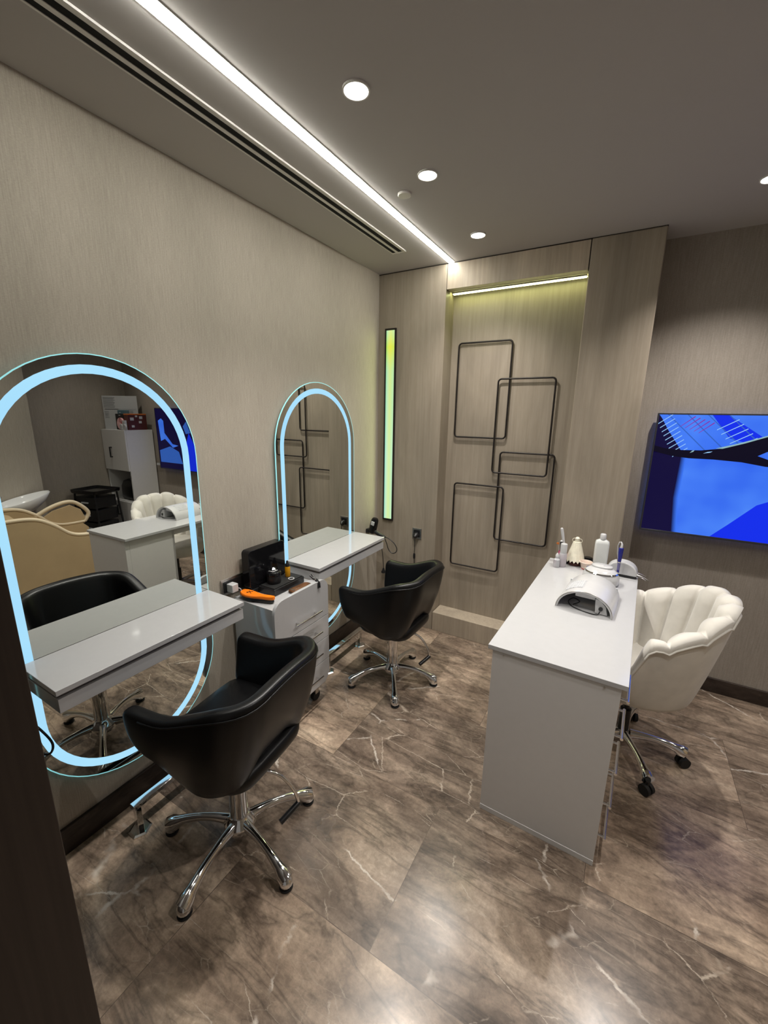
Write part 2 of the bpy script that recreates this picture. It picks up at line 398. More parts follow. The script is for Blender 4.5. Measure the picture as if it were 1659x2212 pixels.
def downlight(x, y, label, group='recessed downlights in the ceiling', wt=SPOT_W):
    th = thing('recessed_downlight', label, 'light', (x, y, H), 0, group)
    o = MB().lathe([(.036, -.0005), (.036, -.004), (.0, -.004)], n=32).build('lens', M_DOWN, th, smooth=40)
    MB().ringprism([(.041*math.cos(2*PI*k/40), .041*math.sin(2*PI*k/40)) for k in range(40)], [(.0365*math.cos(2*PI*k/40), .0365*math.sin(2*PI*k/40)) for k in range(40)], -.006, -.0005, 'z').build('trim_ring', M_TRIMW, th, smooth=40)
    L = bpy.data.lights.new('spot', 'SPOT'); L.energy = wt; L.color = (1.0, .95, .90); L.spot_size = math.radians(114); L.spot_blend = .9; L.shadow_soft_size = .018
    lo = bpy.data.objects.new('lamp', L); COL.objects.link(lo); lo.parent = th; lo.location = (0, 0, -.012)
    return th
downlight(.80, 1.225, 'round glowing ceiling downlight nearest the camera, above the first black chair')
downlight(.80, 1.733, 'middle glowing downlight of the row, beside the round ceiling disc')
downlight(.80, 2.378, 'smallest far glowing downlight, close to the back wall header')
downlight(1.985, 2.40, 'glowing downlight cut by the right photo edge above the television', wt=SPOT_W*1.5)
downlight(1.985, .95, 'recessed downlight in the ceiling behind the camera side of the desk', wt=SPOT_W*.9)
downlight(3.10, 2.35, 'recessed downlight in the ceiling near the cabinet corner', wt=SPOT_W*.45)
downlight(2.95, 1.2, 'recessed downlight in the ceiling above the wash chair', wt=SPOT_W*.6)
o = MB().lathe([(.030, -.0005), (.030, -.006), (.027, -.009), (0, -.010)], n=32).build('ceiling_disc', M_TRIMW, None, (.651, 1.822, H), smooth=40)
tag(o, 'small round plain white cover disc on the ceiling beside the middle downlight', 'ceiling cover')

# ------------------------------------------------------------------ wall light panel and metal art
th = thing('wall_light_panel', 'tall narrow glowing yellow-green light panel with black frame on the wood wall', 'light', (.103, YB, .82))
MB().box(-.034, .034, -.010, -.001, .012, 1.360).build('diffuser', M_PANEL, th)
MB().ringprism([(-.043, 0), (.043, 0), (.043, 1.372), (-.043, 1.372)], [(-.034, .012), (.034, .012), (.034, 1.360), (-.034, 1.360)], -.016, -.001, 'y').build('frame', M_BMETAL, th)
La = bpy.data.lights.new('area', 'AREA'); La.shape = 'RECTANGLE'; La.size = .07; La.size_y = 1.3; La.energy = 1.0; La.color = (.90, 1.0, .45)
lo = bpy.data.objects.new('lamp', La); COL.objects.link(lo); lo.parent = th; lo.location = (0, -.018, .686); lo.rotation_euler = (-PI/2, 0, 0)

th = thing('metal_wall_art', 'four overlapping black metal rounded rectangles hanging in the lit niche', 'wall art', (.9, YN, .52))
for k, (x0, x1, z0, z1, y) in enumerate(((.557, .914, 1.465, 2.083, -.016), (.843, 1.197, 1.234, 1.847, -.022), (.890, 1.236, .764, 1.375, -.016), (.579, .931, .523, 1.137, -.022))):
    c = rrect(x0-.9, x1-.9, z0-.52, z1-.52, .022, 5)
    MB().tube([(a, y, b) for a, b in c], .0058, 8, wrap=True, cap=False).build('rectangle_frame', M_BMETAL, th, smooth=60)

# ------------------------------------------------------------------ mirrors
def oval_mirror(cy, label):
    th = thing('oval_mirror', label, 'mirror', (0, cy, .196), 0, 'backlit oval mirrors on the left wall')
    zb, zt, r = 0, 1.605, .3685
    def caps(off):
        n = 30; R_ = r-off; pts = []
        for i in range(n+1): a = PI*i/n; pts.append((R_*math.cos(a), zt-r+R_*math.sin(a)))
        for i in range(n+1): a = PI+PI*i/n; pts.append((R_*math.cos(a), zb+r+R_*math.sin(a)))
        return pts
    # silvered glass split by the frosted ring, both at the same face
    MB().prism(caps(.065), .0155, .020, 'x').build('mirror_glass', M_SILVER, th)
    MB().ringprism(caps(.0035), caps(.036), .0155, .020, 'x').build('mirror_rim', M_SILVER, th)
    MB().ringprism(caps(.036), caps(.065), .0155, .0202, 'x').build('light_band', M_BAND, th)
    MB().ringprism(caps(0), caps(.0035), .0145, .0200, 'x').build('glass_edge', M_GEDGE, th)
    MB().prism(caps(.03), .001, .0153, 'x').build('backing_box', M_WPLAST, th)
    return th
mir1 = oval_mirror(.778, 'larger near oval mirror with pale blue light band behind the first shelf')
mir2 = dup(mir1, (0, 1.985, .185), 0, 'far oval mirror with pale blue light band near the room corner')

# ------------------------------------------------------------------ shelves
def wall_shelf(cy, z, label):
    th = thing('vanity_shelf', label, 'shelf', (.022, cy, z-.078), 0, 'white wall shelves in front of the mirrors')
    MB().box(0, .243, -.352, .352, .062, .080).build('shelf_top', M_WHITE, th, bevel=.0015)
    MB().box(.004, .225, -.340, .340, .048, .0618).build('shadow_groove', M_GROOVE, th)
    MB().box(0, .238, -.348, .348, 0, .0478).build('drawer_front', M_WHITE, th, bevel=.0015)
    return th
sh1 = wall_shelf(.787, .808, 'near white floating shelf crossing the larger oval mirror')
sh2 = dup(sh1, (.022, 2.010, .790-.078), 0, 'far white floating shelf crossing the oval mirror by the corner')

# ------------------------------------------------------------------ footrests
def footrest(cy, half, label):
    th = thing('footrest_bar', label, 'footrest', (.150, cy, 0), 0, 'chrome footrests below the mirrors')
    MB().box(-.016, .016, -half, half, .112, .132).build('rail', M_CHROME, th, bevel=.003)
    for s in (-1, 1):
        MB().box(-.011, .011, s*(half-.018)-.011, s*(half-.018)+.011, .006, .1115).build('post', M_CHROME, th, bevel=.002)
        MB().lathe([(.042, .0), (.042, .005), (.034, .009), (0, .0092)], (0, s*(half-.018), 0), n=6).build('base_plate', M_CHROME, th)
    return th
f1 = footrest(.835, .20, 'near chrome footrest bar on the floor below the larger mirror')
f2 = dup(f1, (.150, 2.045, 0), 0, 'far chrome footrest bar on the floor below the corner mirror')

# ------------------------------------------------------------------ styling chairs (local: faces -x)
def smoothstep(a, b, x):
    t_ = max(0, min(1, (x-a)/(b-a))); return t_*t_*(3-2*t_)
def upath(fx, bx, hw, r, n):
    """U path from near arm tip round the back to the far arm tip; local x is negative at the front"""
    L1 = (bx-r)-fx; La = PI*r/2; L2 = 2*(hw-r); tot = 2*L1+2*La+L2
    out = []
    for i in range(n+1):
        d = tot*i/n
        if d < L1: out.append((fx+d, -hw, 0))
        elif d < L1+La:
            a = (d-L1)/r; out.append((bx-r+r*math.sin(a), -hw+r-r*math.cos(a), 0))
        elif d < L1+La+L2: out.append((bx, -hw+r+(d-L1-La), 0))
        elif d < L1+2*La+L2:
            a = (d-L1-La-L2)/r; out.append((bx-r+r*math.cos(a), hw-r+r*math.sin(a), 0))
        else: out.append((bx-r-(d-L1-2*La-L2), hw, 0))
    return out
def styling_chair(loc, rz, label, dz):
    th = thing('salon_chair', label, 'chair', loc, rz, 'black leather styling chairs')
    N = 40
    FX = -.185
    top = upath(FX, .262, .262, .15, N); bot = upath(FX+.02, .160, .232, .12, N)
    rings = []
    for i in range(N+1):
        u = i/N; e = min(u, 1-u)                      # 0 tip .. .5 back centre
        k = smoothstep(.06, .47, e)
        zt = .668+.084*smoothstep(.08, .30, e)+.016*smoothstep(.28, .5, e)
        zb = .455-.068*smoothstep(.0, .24, e)+.066*smoothstep(.34, .44, e)
        T = Vector(top[i]); B = Vector(bot[i]); T.y *= 1+.085*(1-smoothstep(.02, .30, e))
        # inward normal from neighbours
        a = Vector(top[max(i-1, 0)]); b = Vector(top[min(i+1, N)]); d = (b-a).normalized(); nin = Vector((-d.y, d.x, 0))
        thk = .056
        prof = []
        # outer surface, bottom to top
        for f, off in ((0, 0), (.12, .006), (.35, .014), (.6, .014), (.82, .006), (.94, .0)):
            p = B.lerp(T, f**.9); p = p-nin*off; prof.append((p.x, p.y, zb+(zt-zb)*f))
        # rolled rim
        for off, dzr in ((.008, .008), (.026, .011), (.048, .006), (.058, -.006)):
            p = T+nin*off; prof.append((p.x, p.y, zt+dzr-.006))
        # inner surface, top to bottom
        for f in (.88, .6, .3, .05):
            p = B.lerp(T, f)+nin*(thk+.004*(1-f)); prof.append((p.x, p.y, zb+(zt-zb)*f))
        rings.append([Vector((x, y, z+dz)) for x, y, z in prof])
    # rounded ends: shrink first/last ring toward its centre and push forward
    def capring(r, dx, k):
        c = sum(r, Vector())/len(r); return [c+(p-c)*k+Vector((dx, 0, 0)) for p in r]
    rings = [capring(rings[0], -.020, .72)]+[capring(rings[0], -.014, .93)]+rings+[capring(rings[-1], -.014, .93)]+[capring(rings[-1], -.020, .72)]
    shell = MB().loft(rings).build('armrest_shell', M_LEATHER, th, smooth=180, sub=1)
    # seam welt round the rim
    welt = [rings[i][5]+Vector((0, 0, .002)) for i in range(4, N+1)]
    MB().tube(welt, .0028, 6).build('seam_welt', M_LEATHER, shell, smooth=180)
    # seat pan and cushion
    def slab(name, x0, x1, hw, z0, z1, r, inset=.0, sub=1, m=M_LEATHER, rnd=.02):
        R_ = []
        for z, k in ((z0, .80), (z0+(z1-z0)*.18, .95), (z0+(z1-z0)*.5, 1), (z1-(z1-z0)*.2, .98), (z1, .90)):
            cx_ = (x0+x1)/2
            R_.append([Vector((cx_+(p[0]-cx_)*k, p[1]*k, z+dz)) for p in rrect(x0, x1, -hw, hw, r, 5)])
        return MB().loft(R_).build(name, m, th, smooth=180, sub=1)
    slab('seat_cushion', -.205, .16, .222, .415, .508, .07)
    slab('seat_pan', -.16, .184, .196, .366, .450, .09)
    MB().box(-.075, .075, -.065, .065, .352+dz, .372+dz).build('mounting_plate', M_BLACK, th, bevel=.004)
    # hydraulic column
    MB().lathe([(.032, .075), (.034, .09), (.034, .350+dz), (.030, .3515+dz)], n=32).build('column', M_CHROME, th, smooth=40)
    MB().lathe([(.055, .060), (.060, .075), (.058, .092), (.040, .108), (.036, .118)], n=32).build('hub', M_CHROME, th, smooth=50)
    # pump lever
    lv = MB().tube(cr([(.04, -.02, .360+dz), (.12, -.012, .362), (.18, .016, .330), (.22, .034, .265), (.232, .04, .215)]), .0065, 10).build('pump_lever', M_CHROME, th, smooth=60)
    MB().tube([(.233, .042, .210), (.222, .005, .200), (.208, -.035, .188)], .0105, 12).build('lever_grip', M_BLACK, lv, smooth=60)
    return th
def star_leg(th, ang, r, mat_=None, z0=.085, zt=.030, foot=True, name='leg'):
    M = Matrix.Rotation(ang, 4, 'Z')
    path = []; rad = []
    for i in range(13):
        s = i/12; x = .035+(r-.035)*s
        z = z0+.012*math.sin(PI*s*.8)-(z0-zt)*s**2.2
        path.append(M @ Vector((x, 0, z))); rad.append(.0205-.007*math.sin(PI*min(1, s*1.1))+(.006 if s > .9 else 0))
    o = MB().tube(path, rad, 14, flat=1.15).build(name, mat_ or M_CHROME, th, smooth=70)
    if foot:
        e = M @ Vector((r-.005, 0, 0))
        f = MB().ball((e.x, e.y, .0265), .0245, 16, (1, 1, 1.0)).build('foot_cap', M_CHROME, o, smooth=180)
        MB().lathe([(.022, 0), (.024, .004), (.022, .008), (0, .009)], (e.x, e.y, 0), n=20).build('foot_glide', M_RUBBER, o, smooth=40)
    return o
ch1 = styling_chair((.515, .838, 0), 0, 'near black leather styling chair with chrome star base before the larger mirror', .022)
for k in range(5): star_leg(ch1, math.radians(-15+72*k), .283)
ch2 = styling_chair((.530, 2.02, 0), 0, 'far black leather styling chair with chrome star base by the corner mirror', -.004)
for k in range(5): star_leg(ch2, math.radians(17+72*k), .268)
ch1.rotation_euler.z = math.radians(6); ch2.rotation_euler.z = math.radians(-2)
for c_ in ch1.children:
    if c_.name.split('.')[0] in ('armrest_shell', 'seat_cushion', 'seat_pan', 'mounting_plate', 'pump_lever'): c_.location.y = .022

# ------------------------------------------------------------------ drawer trolley between the mirrors
YL, YRt = 1.268, 1.672
th = thing('drawer_trolley', 'white rounded drawer cabinet on casters between the two mirrors', 'drawer cabinet', (.02, 0, 0))
MB().box(.0, .272, YL+.012, YRt-.012, .105, .712).build('body', M_WHITE, th, bevel=.002)
# drawer fronts with rounded outer corners
def front(z0, z1, top, bottom, name='drawer_front'):
    cs = (1 if bottom else 0, 1 if top else 0, 1 if top else 0, 1 if bottom else 0)
    pts = rrect(YL, YRt, z0, z1, .062, 8, cs)
    return MB().prism(pts, .2725, .290, 'x').build(name, M_WHITE, th, bevel=.0012)
fr = [front(.536, .752, True, False), front(.402, .533, False, False), front(.268, .399, False, False), front(.128, .265, False, True)]
def bar_handle(par, y0, y1, z, x=.290):
    m = MB(); m.cyl((x+.026, y0, z), (x+.026, y1, z), .0048, 12)
    for y in (y0+.03, y1-.03): m.cyl((x-.001, y, z), (x+.026, y, z), .0042, 10)
    return m.build('handle', M_CHROME, par, smooth=50)
for f_, z in zip(fr, (.594, .470, .338, .200)): bar_handle(f_, 1.385, 1.585, z)
for x in (.04, .23):
    for y in (YL+.06, YRt-.06):
        c_ = MB().cyl((x-.011, y, .030), (x+.011, y, .030), .029, 20).build('caster', M_RUBBER, th, smooth=40)
        MB().box(x-.016, x+.016, y-.014, y+.014, .045, .1045).build('caster_fork', M_STEEL, c_, bevel=.003)

# things on the trolley (top at z=.712)
ZT = .7125
th = thing('open_black_case', 'open glossy black box with upright lid on the drawer trolley', 'box', (.026, 1.342, ZT))
lid = MB().prism(rrect(0, .250, .028, .232, .02, 5), .0, .052, 'x').build('lid', M_BLACKG, th, bevel=.003)
MB().box(.055, .165, .050, .275, .0, .036).build('tray', M_BLACK, th, bevel=.004)
MB().box(.062, .158, .058, .267, .0365, .040).build('foam_insert', M_RUBBER, th)
MB().box(.0, .054, .01, .24, 0, .0275).build('hinge_block', M_BLACK, th, bevel=.003)
th = thing('black_wax_jar', 'short black lidded jar with a rumpled wrapper on the black tray', 'jar', (.122, 1.462, ZT+.041))
MB().lathe([(.034, 0), (.036, .004), (.036, .040), (.034, .043)], n=28).build('jar_body', M_BLACK, th, smooth=50)
MB().lathe([(.037, .043), (.0375, .058), (.034, .062), (0, .063)], n=28).build('jar_lid', M_BLACKG, th, smooth=50)
for a in range(3): MB().box(-.02+a*.012, -.012+a*.012, -.018, .018, .0632, .0636).build('printed_line', M_PAPER, th)
MB().lathe([(.012, .063), (.02, .07), (.010, .078), (.0, .075)], (-.012, .006, 0), n=7).build('wrapper', M_BLACKG, th)
th = thing('amber_serum_bottle', 'small amber serum bottle with black dropper top on the black tray', 'bottle', (.125, 1.560, ZT+.041))
MB().lathe([(.0135, 0), (.0145, .003), (.0145, .052), (.010, .058)], n=24).build('bottle_body', M_AMBER, th, smooth=50)
MB().lathe([(.0115, .056), (.0115, .070), (.007, .074), (.005, .088), (0, .089)], n=20).build('dropper_cap', M_BLACK, th, smooth=50)
c = [(.010+.0145*math.cos(2*PI*k/28), .0145*math.sin(2*PI*k/28), 0) for k in range(28)]
o = MB().tube(c, .0025, 8, wrap=True, cap=False).build('white_ring', M_WPLAST, None, (.158, 1.540, ZT+.0435), smooth=60); tag(o, 'thin white plastic ring lying on the black tray beside the amber bottle', 'ring')
# orange detangling brush
th = thing('orange_hair_brush', 'orange palm hair brush lying on the front of the drawer trolley', 'hair brush', (.150, 1.322, ZT+.0125), math.radians(-82))
def leaf(scale, zoff, hh):
    prof = [(-.098, .006), (-.095, .019), (-.075, .027), (-.046, .029), (-.014, .024), (.014, .017), (.040, .0135), (.072, .014), (.092, .010), (.097, .004)]
    up = [(y, x*scale+.010*math.sin((y+.085)/.17*PI)) for y, x in prof]; dn = [(y, -x*scale+.010*math.sin((y+.085)/.17*PI)) for y, x in prof[::-1]]
    return [(x, y) for y, x in up+dn]
pts = leaf(1, 0, 0)
MB().loft([[Vector((x*k, y*(.97+.03*k), z)) for x, y in pts] for z, k in ((.010, .94), (.014, 1), (.020, .99), (.025, .88))]).build('brush_back', M_ORANGE, th, smooth=60)
pts2 = leaf(.9, 0, 0)
MB().loft([[Vector((x*.95, y*.95, z)) for x, y in pts2] for z in (-.006, .0098)]).build('bristle_pad', M_BLACK, th, smooth=60)
for a, b in (((-.012, -.062), (.014, -.030)), ((.012, -.060), (-.010, -.035)), ((.004, -.052), (.016, -.052))):
    MB().tube([(a[0], a[1], .0258), ((a[0]+b[0])/2, (a[1]+b[1])/2, .0264), (b[0], b[1], .0258)], .0012, 6).build('loose_hair', M_BLACK, th)
# brown pouch, white card and black clips
th = thing('brown_leather_pouch', 'flat brown leather pouch on the trolley top behind the front panel', 'pouch', (.240, 1.530, ZT+.001), math.radians(-4))
MB().loft([[Vector((x*k, y*k, z)) for x, y in rrect(-.030, .022, -.065, .075, .014, 4)] for z, k in ((0, .96), (.006, 1), (.012, .97), (.016, .85))]).build('pouch_body', M_BROWN, th, smooth=60)
MB().box(-.020, .012, -.055, -.049, .0162, .0172).build('zip', M_STEEL, th)
o = MB().prism([(-.025, -.03), (.02, -.025), (.028, .02), (-.005, .045), (-.028, .02)], 0, .0012, 'z').build('white_paper_scrap', M_WPLAST, None, (.222, 1.632, ZT+.0005)); tag(o, 'torn white paper scrap lying between the black tray and the brown pouch', 'paper')
th = thing('black_hair_clip', 'black sectioning hair clip hooked over the trolley front panel', 'hair clip', (.292, 1.590, .752))
MB().tube([(-.030, .004, .030), (-.012, .003, .016), (.004, .0, .006), (.016, -.002, -.010), (.020, -.003, -.035)], [.004, .006, .0065, .006, .0045], 8).build('upper_jaw', M_BLACK, th, smooth=60)
MB().tube([(-.030, -.010, .028), (-.010, -.006, .014), (.006, .003, .008), (.020, .006, -.010), (.025, .005, -.034)], [.004, .006, .0065, .006, .0045], 8).build('lower_jaw', M_BLACK, th, smooth=60)
MB().cyl((.002, -.008, .010), (.004, .010, .010), .003, 8).build('spring_pin', M_STEEL, th)

# wall socket behind trolley with charger
def socket(loc, axis, label, w=.085, h=.085, dark=True, name='wall_socket'):
    th = thing(name, label, 'wall socket', loc)
    if axis == 'x':
        MB().box(0.0005, .007, -w/2, w/2, -h/2, h/2).build('face_plate', M_STEEL, th, bevel=.002)
        MB().box(.0071, .010, -w/2+.014, w/2-.014, -h/2+.014, h/2-.014).build('socket_insert', M_BLACK, th, bevel=.001)
    else:
        MB().box(-w/2, w/2, -.007, -.0005, -h/2, h/2).build('face_plate', M_STEEL, th, bevel=.002)
        MB().box(-w/2+.012, w/2-.012, -.010, -.0071, -h/2+.012, h/2-.012).build('socket_insert', M_BLACK, th, bevel=.001)
    return th
socket((0, 1.300, .775), 'x', 'grey wall socket plate behind the drawer trolley holding a white charger', .15, .085)
th = thing('white_charger', 'white plug-in charger in the wall socket above the drawer trolley', 'charger', (.0105, 1.272, .772))
MB().box(0, .042, -.019, .019, -.020, .022).build('charger_body', M_WPLAST, th, bevel=.004)
MB().tube(cr([(.036, .018, -.005), (.046, .026, -.010), (.048, .028, -.028), (.044, .024, -.048), (.032, .016, -.0575), (.012, .020, -.0578)]), .0024, 8).build('charging_cable', M_WPLAST, th, smooth=60)

# wall socket on the back pillar, plug and cable
socket((.352, YB, .750), 'y', 'square grey wall socket on the wood pillar right of the light panel', .074, .080)
th = thing('black_power_plug', 'black round power plug with dangling cord in the pillar socket', 'plug', (.352, YB-.0105, .740))
MB().tube([(0, 0, 0), (0, -.020, -.002), (0, -.032, -.012)], [.022, .021, .012], 16).build('plug_body', M_BLACK, th, smooth=60)
MB().tube(cr([(0, -.028, -.014), (.002, -.030, -.05), (0, -.026, -.10), (-.004, -.022, -.15), (-.002, -.020, -.22), (.004, -.02, -.30), (0, -.02, -.36)]), .0026, 8).build('cord', M_BLACK, th, smooth=60)
MB().lathe([(.007, -.02), (.009, -.01), (.009, .01), (.007, .02)], (-.003, -.022, -.16), n=12).build('cord_bundle', M_BLACK, th, smooth=60)

# hair dryer hanging at the shelf end, on the left wall
th = thing('hair_dryer', 'black hair dryer with looped cord hanging beyond the far white shelf', 'hair dryer', (.06, 2.555, .800))
M2 = Matrix.Rotation(math.radians(14), 4, 'Y')
MB().lathe([(.024, -.060), (.029, -.045), (.030, .0), (.027, .045), (.020, .058), (0, .059)], n=24, M=M2).build('dryer_barrel', M_BLACKG, th, smooth=50)
MB().box(-.010, .018, -.035, -.0285, .010, .040, M=M2).build('switch_label', M_WPLAST, th, bevel=.002)
MB().tube([(.0, 0, -.040), (.035, -.004, -.055), (.085, -.010, -.068), (.105, -.012, -.074)], [.017, .015, .013, .009], 12).build('dryer_handle', M_BLACK, th, smooth=60)
MB().tube(cr([(.095, -.012, -.072), (.13, -.012, -.075), (.18, -.01, -.105), (.205, -.01, -.145), (.195, -.01, -.175), (.165, -.01, -.185), (.135, -.01, -.160), (.120, -.01, -.120), (.105, -.012, -.085)]), .0032, 8).build('cord_loop', M_BLACK, th, smooth=60)
MB().tube(cr([(.02, 0, -.050), (.03, .04, -.12), (.028, .09, -.25), (.026, .11, -.37)]), .0028, 8).build('cord', M_BLACK, th, smooth=60)
MB().lathe([(.006, .03), (.010, .015), (.019, .0), (.017, -.008), (0, -.009)], (.026, .11, -.40), n=16).build('hanging_plug', M_BLACK, th, smooth=60)
MB().box(-.058, -.03, -.02, .02, -.06, -.03).build('wall_bracket', M_BLACK, th, bevel=.003)
# cable at near shelf
th = thing('power_cord', 'thin black power cord looping out below the left end of the near shelf', 'cord', (.12, .43, .60))
MB().tube(cr([(-.10, -.02, .06), (-.02, -.03, .075), (.05, -.02, .06), (.08, -.005, .01), (.06, -.01, -.035), (.02, -.03, -.035), (-.03, -.05, -.02)]), .0035, 8).build('cord', M_BLACK, th, smooth=60)
MB().tube([(-.10, -.065, -.005), (-.06, -.055, -.015), (-.02, -.045, -.022)], [.013, .012, .007], 12).build('plug_body', M_BLACK, th, smooth=60)
th['label'] = 'thin black power cord and plug looping below the left end of the near shelf'

# ------------------------------------------------------------------ manicure desk
DX, DY, DA = 1.262, 1.436, math.radians(-2.0)
th = thing('manicure_desk', 'long white gloss manicure desk with drawers on its right side', 'desk', (DX, DY, 0), DA)
DW, DL, DH = .468, 1.18, .766
MB().box(0, DW, 0, DL, DH-.018, DH).build('desk_top', M_WHITE, th, bevel=.0015)
MB().box(.018, .450, .004, .034, .024, DH-.0185).box(.018, .036, .0342, .372, .0, DH-.0185).box(.018, .432, .354, .372, .0, DH-.0185).build('drawer_carcass', M_WHITE2, th, bevel=.001)
MB().box(.018, .450, .002, .034, .0, .0232).build('plinth', M_WHITE2, th, bevel=.001)
MB().box(.018, .450, DL-.034, DL-.016, 0, DH-.0185).build('end_panel', M_WHITE2, th, bevel=.001)
MB().box(.030, .044, .373, DL-.035, .70, DH-.0185).build('apron', M_WHITE2, th, bevel=.001)
MB().box(.0372, .4315, .0345, .3535, .60, .602).build('inner_shelf', M_WHITE2, th)
for k in range(5):
    z1 = .742-k*.148; z0 = z1-.144
    d = MB().box(.433, .451, .035, .371, z0, z1).build('drawer', M_WHITE2, th, bevel=.001)
    m = MB(); x = .451; m.cyl((x+.024, .060, (z0+z1)/2), (x+.024, .240, (z0+z1)/2), .0052, 12)
    for y in (.072, .228): m.cyl((x-.001, y, (z0+z1)/2), (x+.024, y, (z0+z1)/2), .0045, 10)
    m.build('handle', M_CHROME, d, smooth=50)
for x in (.06, .40): MB().cyl((x, .0038, DH-.030), (x, .001, DH-.030), .003, 8).build('screw_cap', M_STEEL, th)

def on_desk(name, label, cat, x, y, rz=0, group=None):
    return thing(name, label, cat, (x, y, DH+.0006), rz, group)
# dust collector / arched lamp (large)
def arch(hw, hh, n=24, p=2.0):
    return [(-hw*math.cos(PI*i/n), hh*math.sin(PI*i/n)**(2/p)) for i in range(n+1)]
th = on_desk('nail_uv_lamp', 'large white arched nail lamp with grey grille on the desk', 'nail lamp', 1.560, 2.050, math.radians(-5))
HW, HH, LN = .118, .098, .135
def archshell(hw, hh, t_, y0, y1, sl=0):
    o_ = arch(hw, hh); i_ = arch(hw-t_, hh-t_)
    ring = o_+i_[::-1]
    rings = []
    for y, k in ((y0, 1.0), ((y0+y1)/2, 1.0), (y1-.015, .985), (y1, .93)):
        rings.append([Vector((x*k, y, z*k)) for x, z in ring])
    m = MB(); m.loft(rings, cap=True); return m
m = archshell(HW, HH, .009, -LN, LN); m.build('arched_shell', M_WPLAST, th, smooth=50)
a_ = arch(HW+.001, HH+.001, 40)
seg = a_[9:19]
m = MB(); m.loft([[Vector((x, y, z)) for x, z in seg] for y in (-.085, .015)], close=False, cap=False)
m.build('grille', M_GREY, th, smooth=60)
for k in range(9):
    x, z = a_[9+k]; x2, z2 = a_[10+k]
    MB().tube([((x+x2)/2*1.004, -.082, (z+z2)/2*1.004), ((x+x2)/2*1.004, .012, (z+z2)/2*1.004)], .0011, 6).build('grille_rib', M_WPLAST, th)
e_ = arch(HW-.001, HH-.001, 30); m = MB(); m.tube([(x, -LN-.001, z) for x, z in e_], .0016, 6).build('front_edge_strip', M_STEEL, th, smooth=60)
MB().box(-.105, .105, LN-.03, LN-.022, .001, .055).build('rear_wall', M_GREY, th)
MB().box(-.045, .038, -.10, .06, .055, .078).build('lamp_module', M_WPLAST, th, bevel=.003)
MB().prism([(.045, .002), (.095, .002), (.085, .040), (.062, .066), (.040, .070)], -.115, .05, 'y').build('power_module', M_WPLAST, th, bevel=.002)
MB().cyl((.066, -.120, .028), (.066, -.114, .028), .0085, 16).build('power_jack', M_BLACK, th, smooth=40)
MB().tube(cr([(.064, -.122, .018), (.058, -.128, .004), (.030, -.132, .003), (-.02, -.120, .003), (-.055, -.10, .003), (-.075, -.07, .010), (-.06, -.03, .014), (-.03, -.05, .012), (-.05, -.085, .006)]), .0022, 8).build('cable', M_BLACK, th, smooth=60)
th = on_desk('oval_gel_lamp', 'smaller white domed nail lamp with chrome band behind the arched one', 'nail lamp', 1.592, 2.345, math.radians(-6))
pr_ = [(.085, 0), (.094, .010), (.092, .040), (.080, .064), (.060, .078), (.03, .084), (0, .085)]
MB().lathe([(r_, z) for r_, z in pr_], n=36, sx=.95, sy=.85).build('domed_shell', M_WPLAST, th, smooth=60)
MB().lathe([(.083, .060), (.085, .062), (.080, .0665), (.078, .0645)], n=36, sx=.95, sy=.85).build('chrome_band', M_CHROME, th, smooth=60)
MB().lathe([(.044, .082), (.046, .088), (.043, .092), (0, .093)], (0, .01, 0), n=30, sx=1.1, sy=.8).build('top_cap', M_WPLAST, th, smooth=60)
MB().box(.005, .022, .0, .010, .0932, .0942).build('display', M_GREY, th)
MB().box(-.04, .04, -.084, -.050, .004, .034).build('hand_slot', M_SLOT, th, bevel=.003)
# drill machine
th = on_desk('nail_drill_machine', 'white half-round nail drill station at the far right of the desk', 'nail drill', 1.688, 2.520, math.radians(-4))
pts = [(-.075, .012)]+[(-.075*math.cos(PI*i/16), .012+.072*math.sin(PI*i/16)**.8) for i in range(1, 16)]+[(.075, .012)]
MB().prism(pts, -.032, .040, 'y').build('control_body', M_WPLAST, th, bevel=.008)
MB().box(-.072, .072, -.028, .036, 0, .0115).build('base', M_BLACK, th, bevel=.002)
MB().tube([(-.028, -.040, .100), (-.020, -.043, .060)], .003, 6).build('rest', M_STEEL, th)
th = thing('nail_drill_handpiece', 'blue nail drill handpiece standing upright against the drill station', 'nail drill', (1.668, 2.460, DH+.012))
MB().lathe([(.0, .020), (.0065, .021), (.0065, .036)], n=16).build('blue_tail', M_BLUE, th, smooth=40)
MB().lathe([(.0068, .036), (.0078, .076)], n=16).build('violet_grip', M_PURPLE, th, smooth=40)
MB().lathe([(.0085, .077), (.0085, .082)], n=16).build('chrome_collar', M_CHROME, th, smooth=40)
MB().lathe([(.0082, .083), (.010, .115), (.0115, .140), (.0115, .158), (.009, .160)], n=20).build('blue_barrel', M_BLUE, th, smooth=50)
MB().tube([(0, 0, .160), (.001, 0, .180), (-.004, .004, .190), (-.012, .012, .186), (-.016, .020, .165), (-.014, .028, .120), (-.005, .035, .08)], [.007, .005, .0035, .003, .003, .003, .003], 10).build('cable', M_WPLAST, th, smooth=60)
for k, (dx, dy, rz, lab) in enumerate(((0, 0, 12, 'chrome nail tool lying highest against the drill station'), (.012, -.010, -8, 'grey nail tool pointing off the right desk edge'), (.006, .016, -22, 'thin steel nail tool drooping over the right desk edge'))):
    th = thing('nail_tool', lab, 'nail tool', (1.750+dx, 2.50+dy, DH+.030-.010*k), math.radians(rz), 'nail tools beside the drill')
    MB().tube([(-.03, 0, .012), (.005, 0, .004), (.030, 0, -.002), (.052, 0, -.010)], [.0045, .005, .0035, .001], 10).build('shaft', M_STEEL, th, smooth=60)
    MB().tube([(-.03, .001, .012), (-.018, .001, .010)], .0055, 10).build('grip', M_BLACK if k == 0 else M_GREY, th, smooth=60)
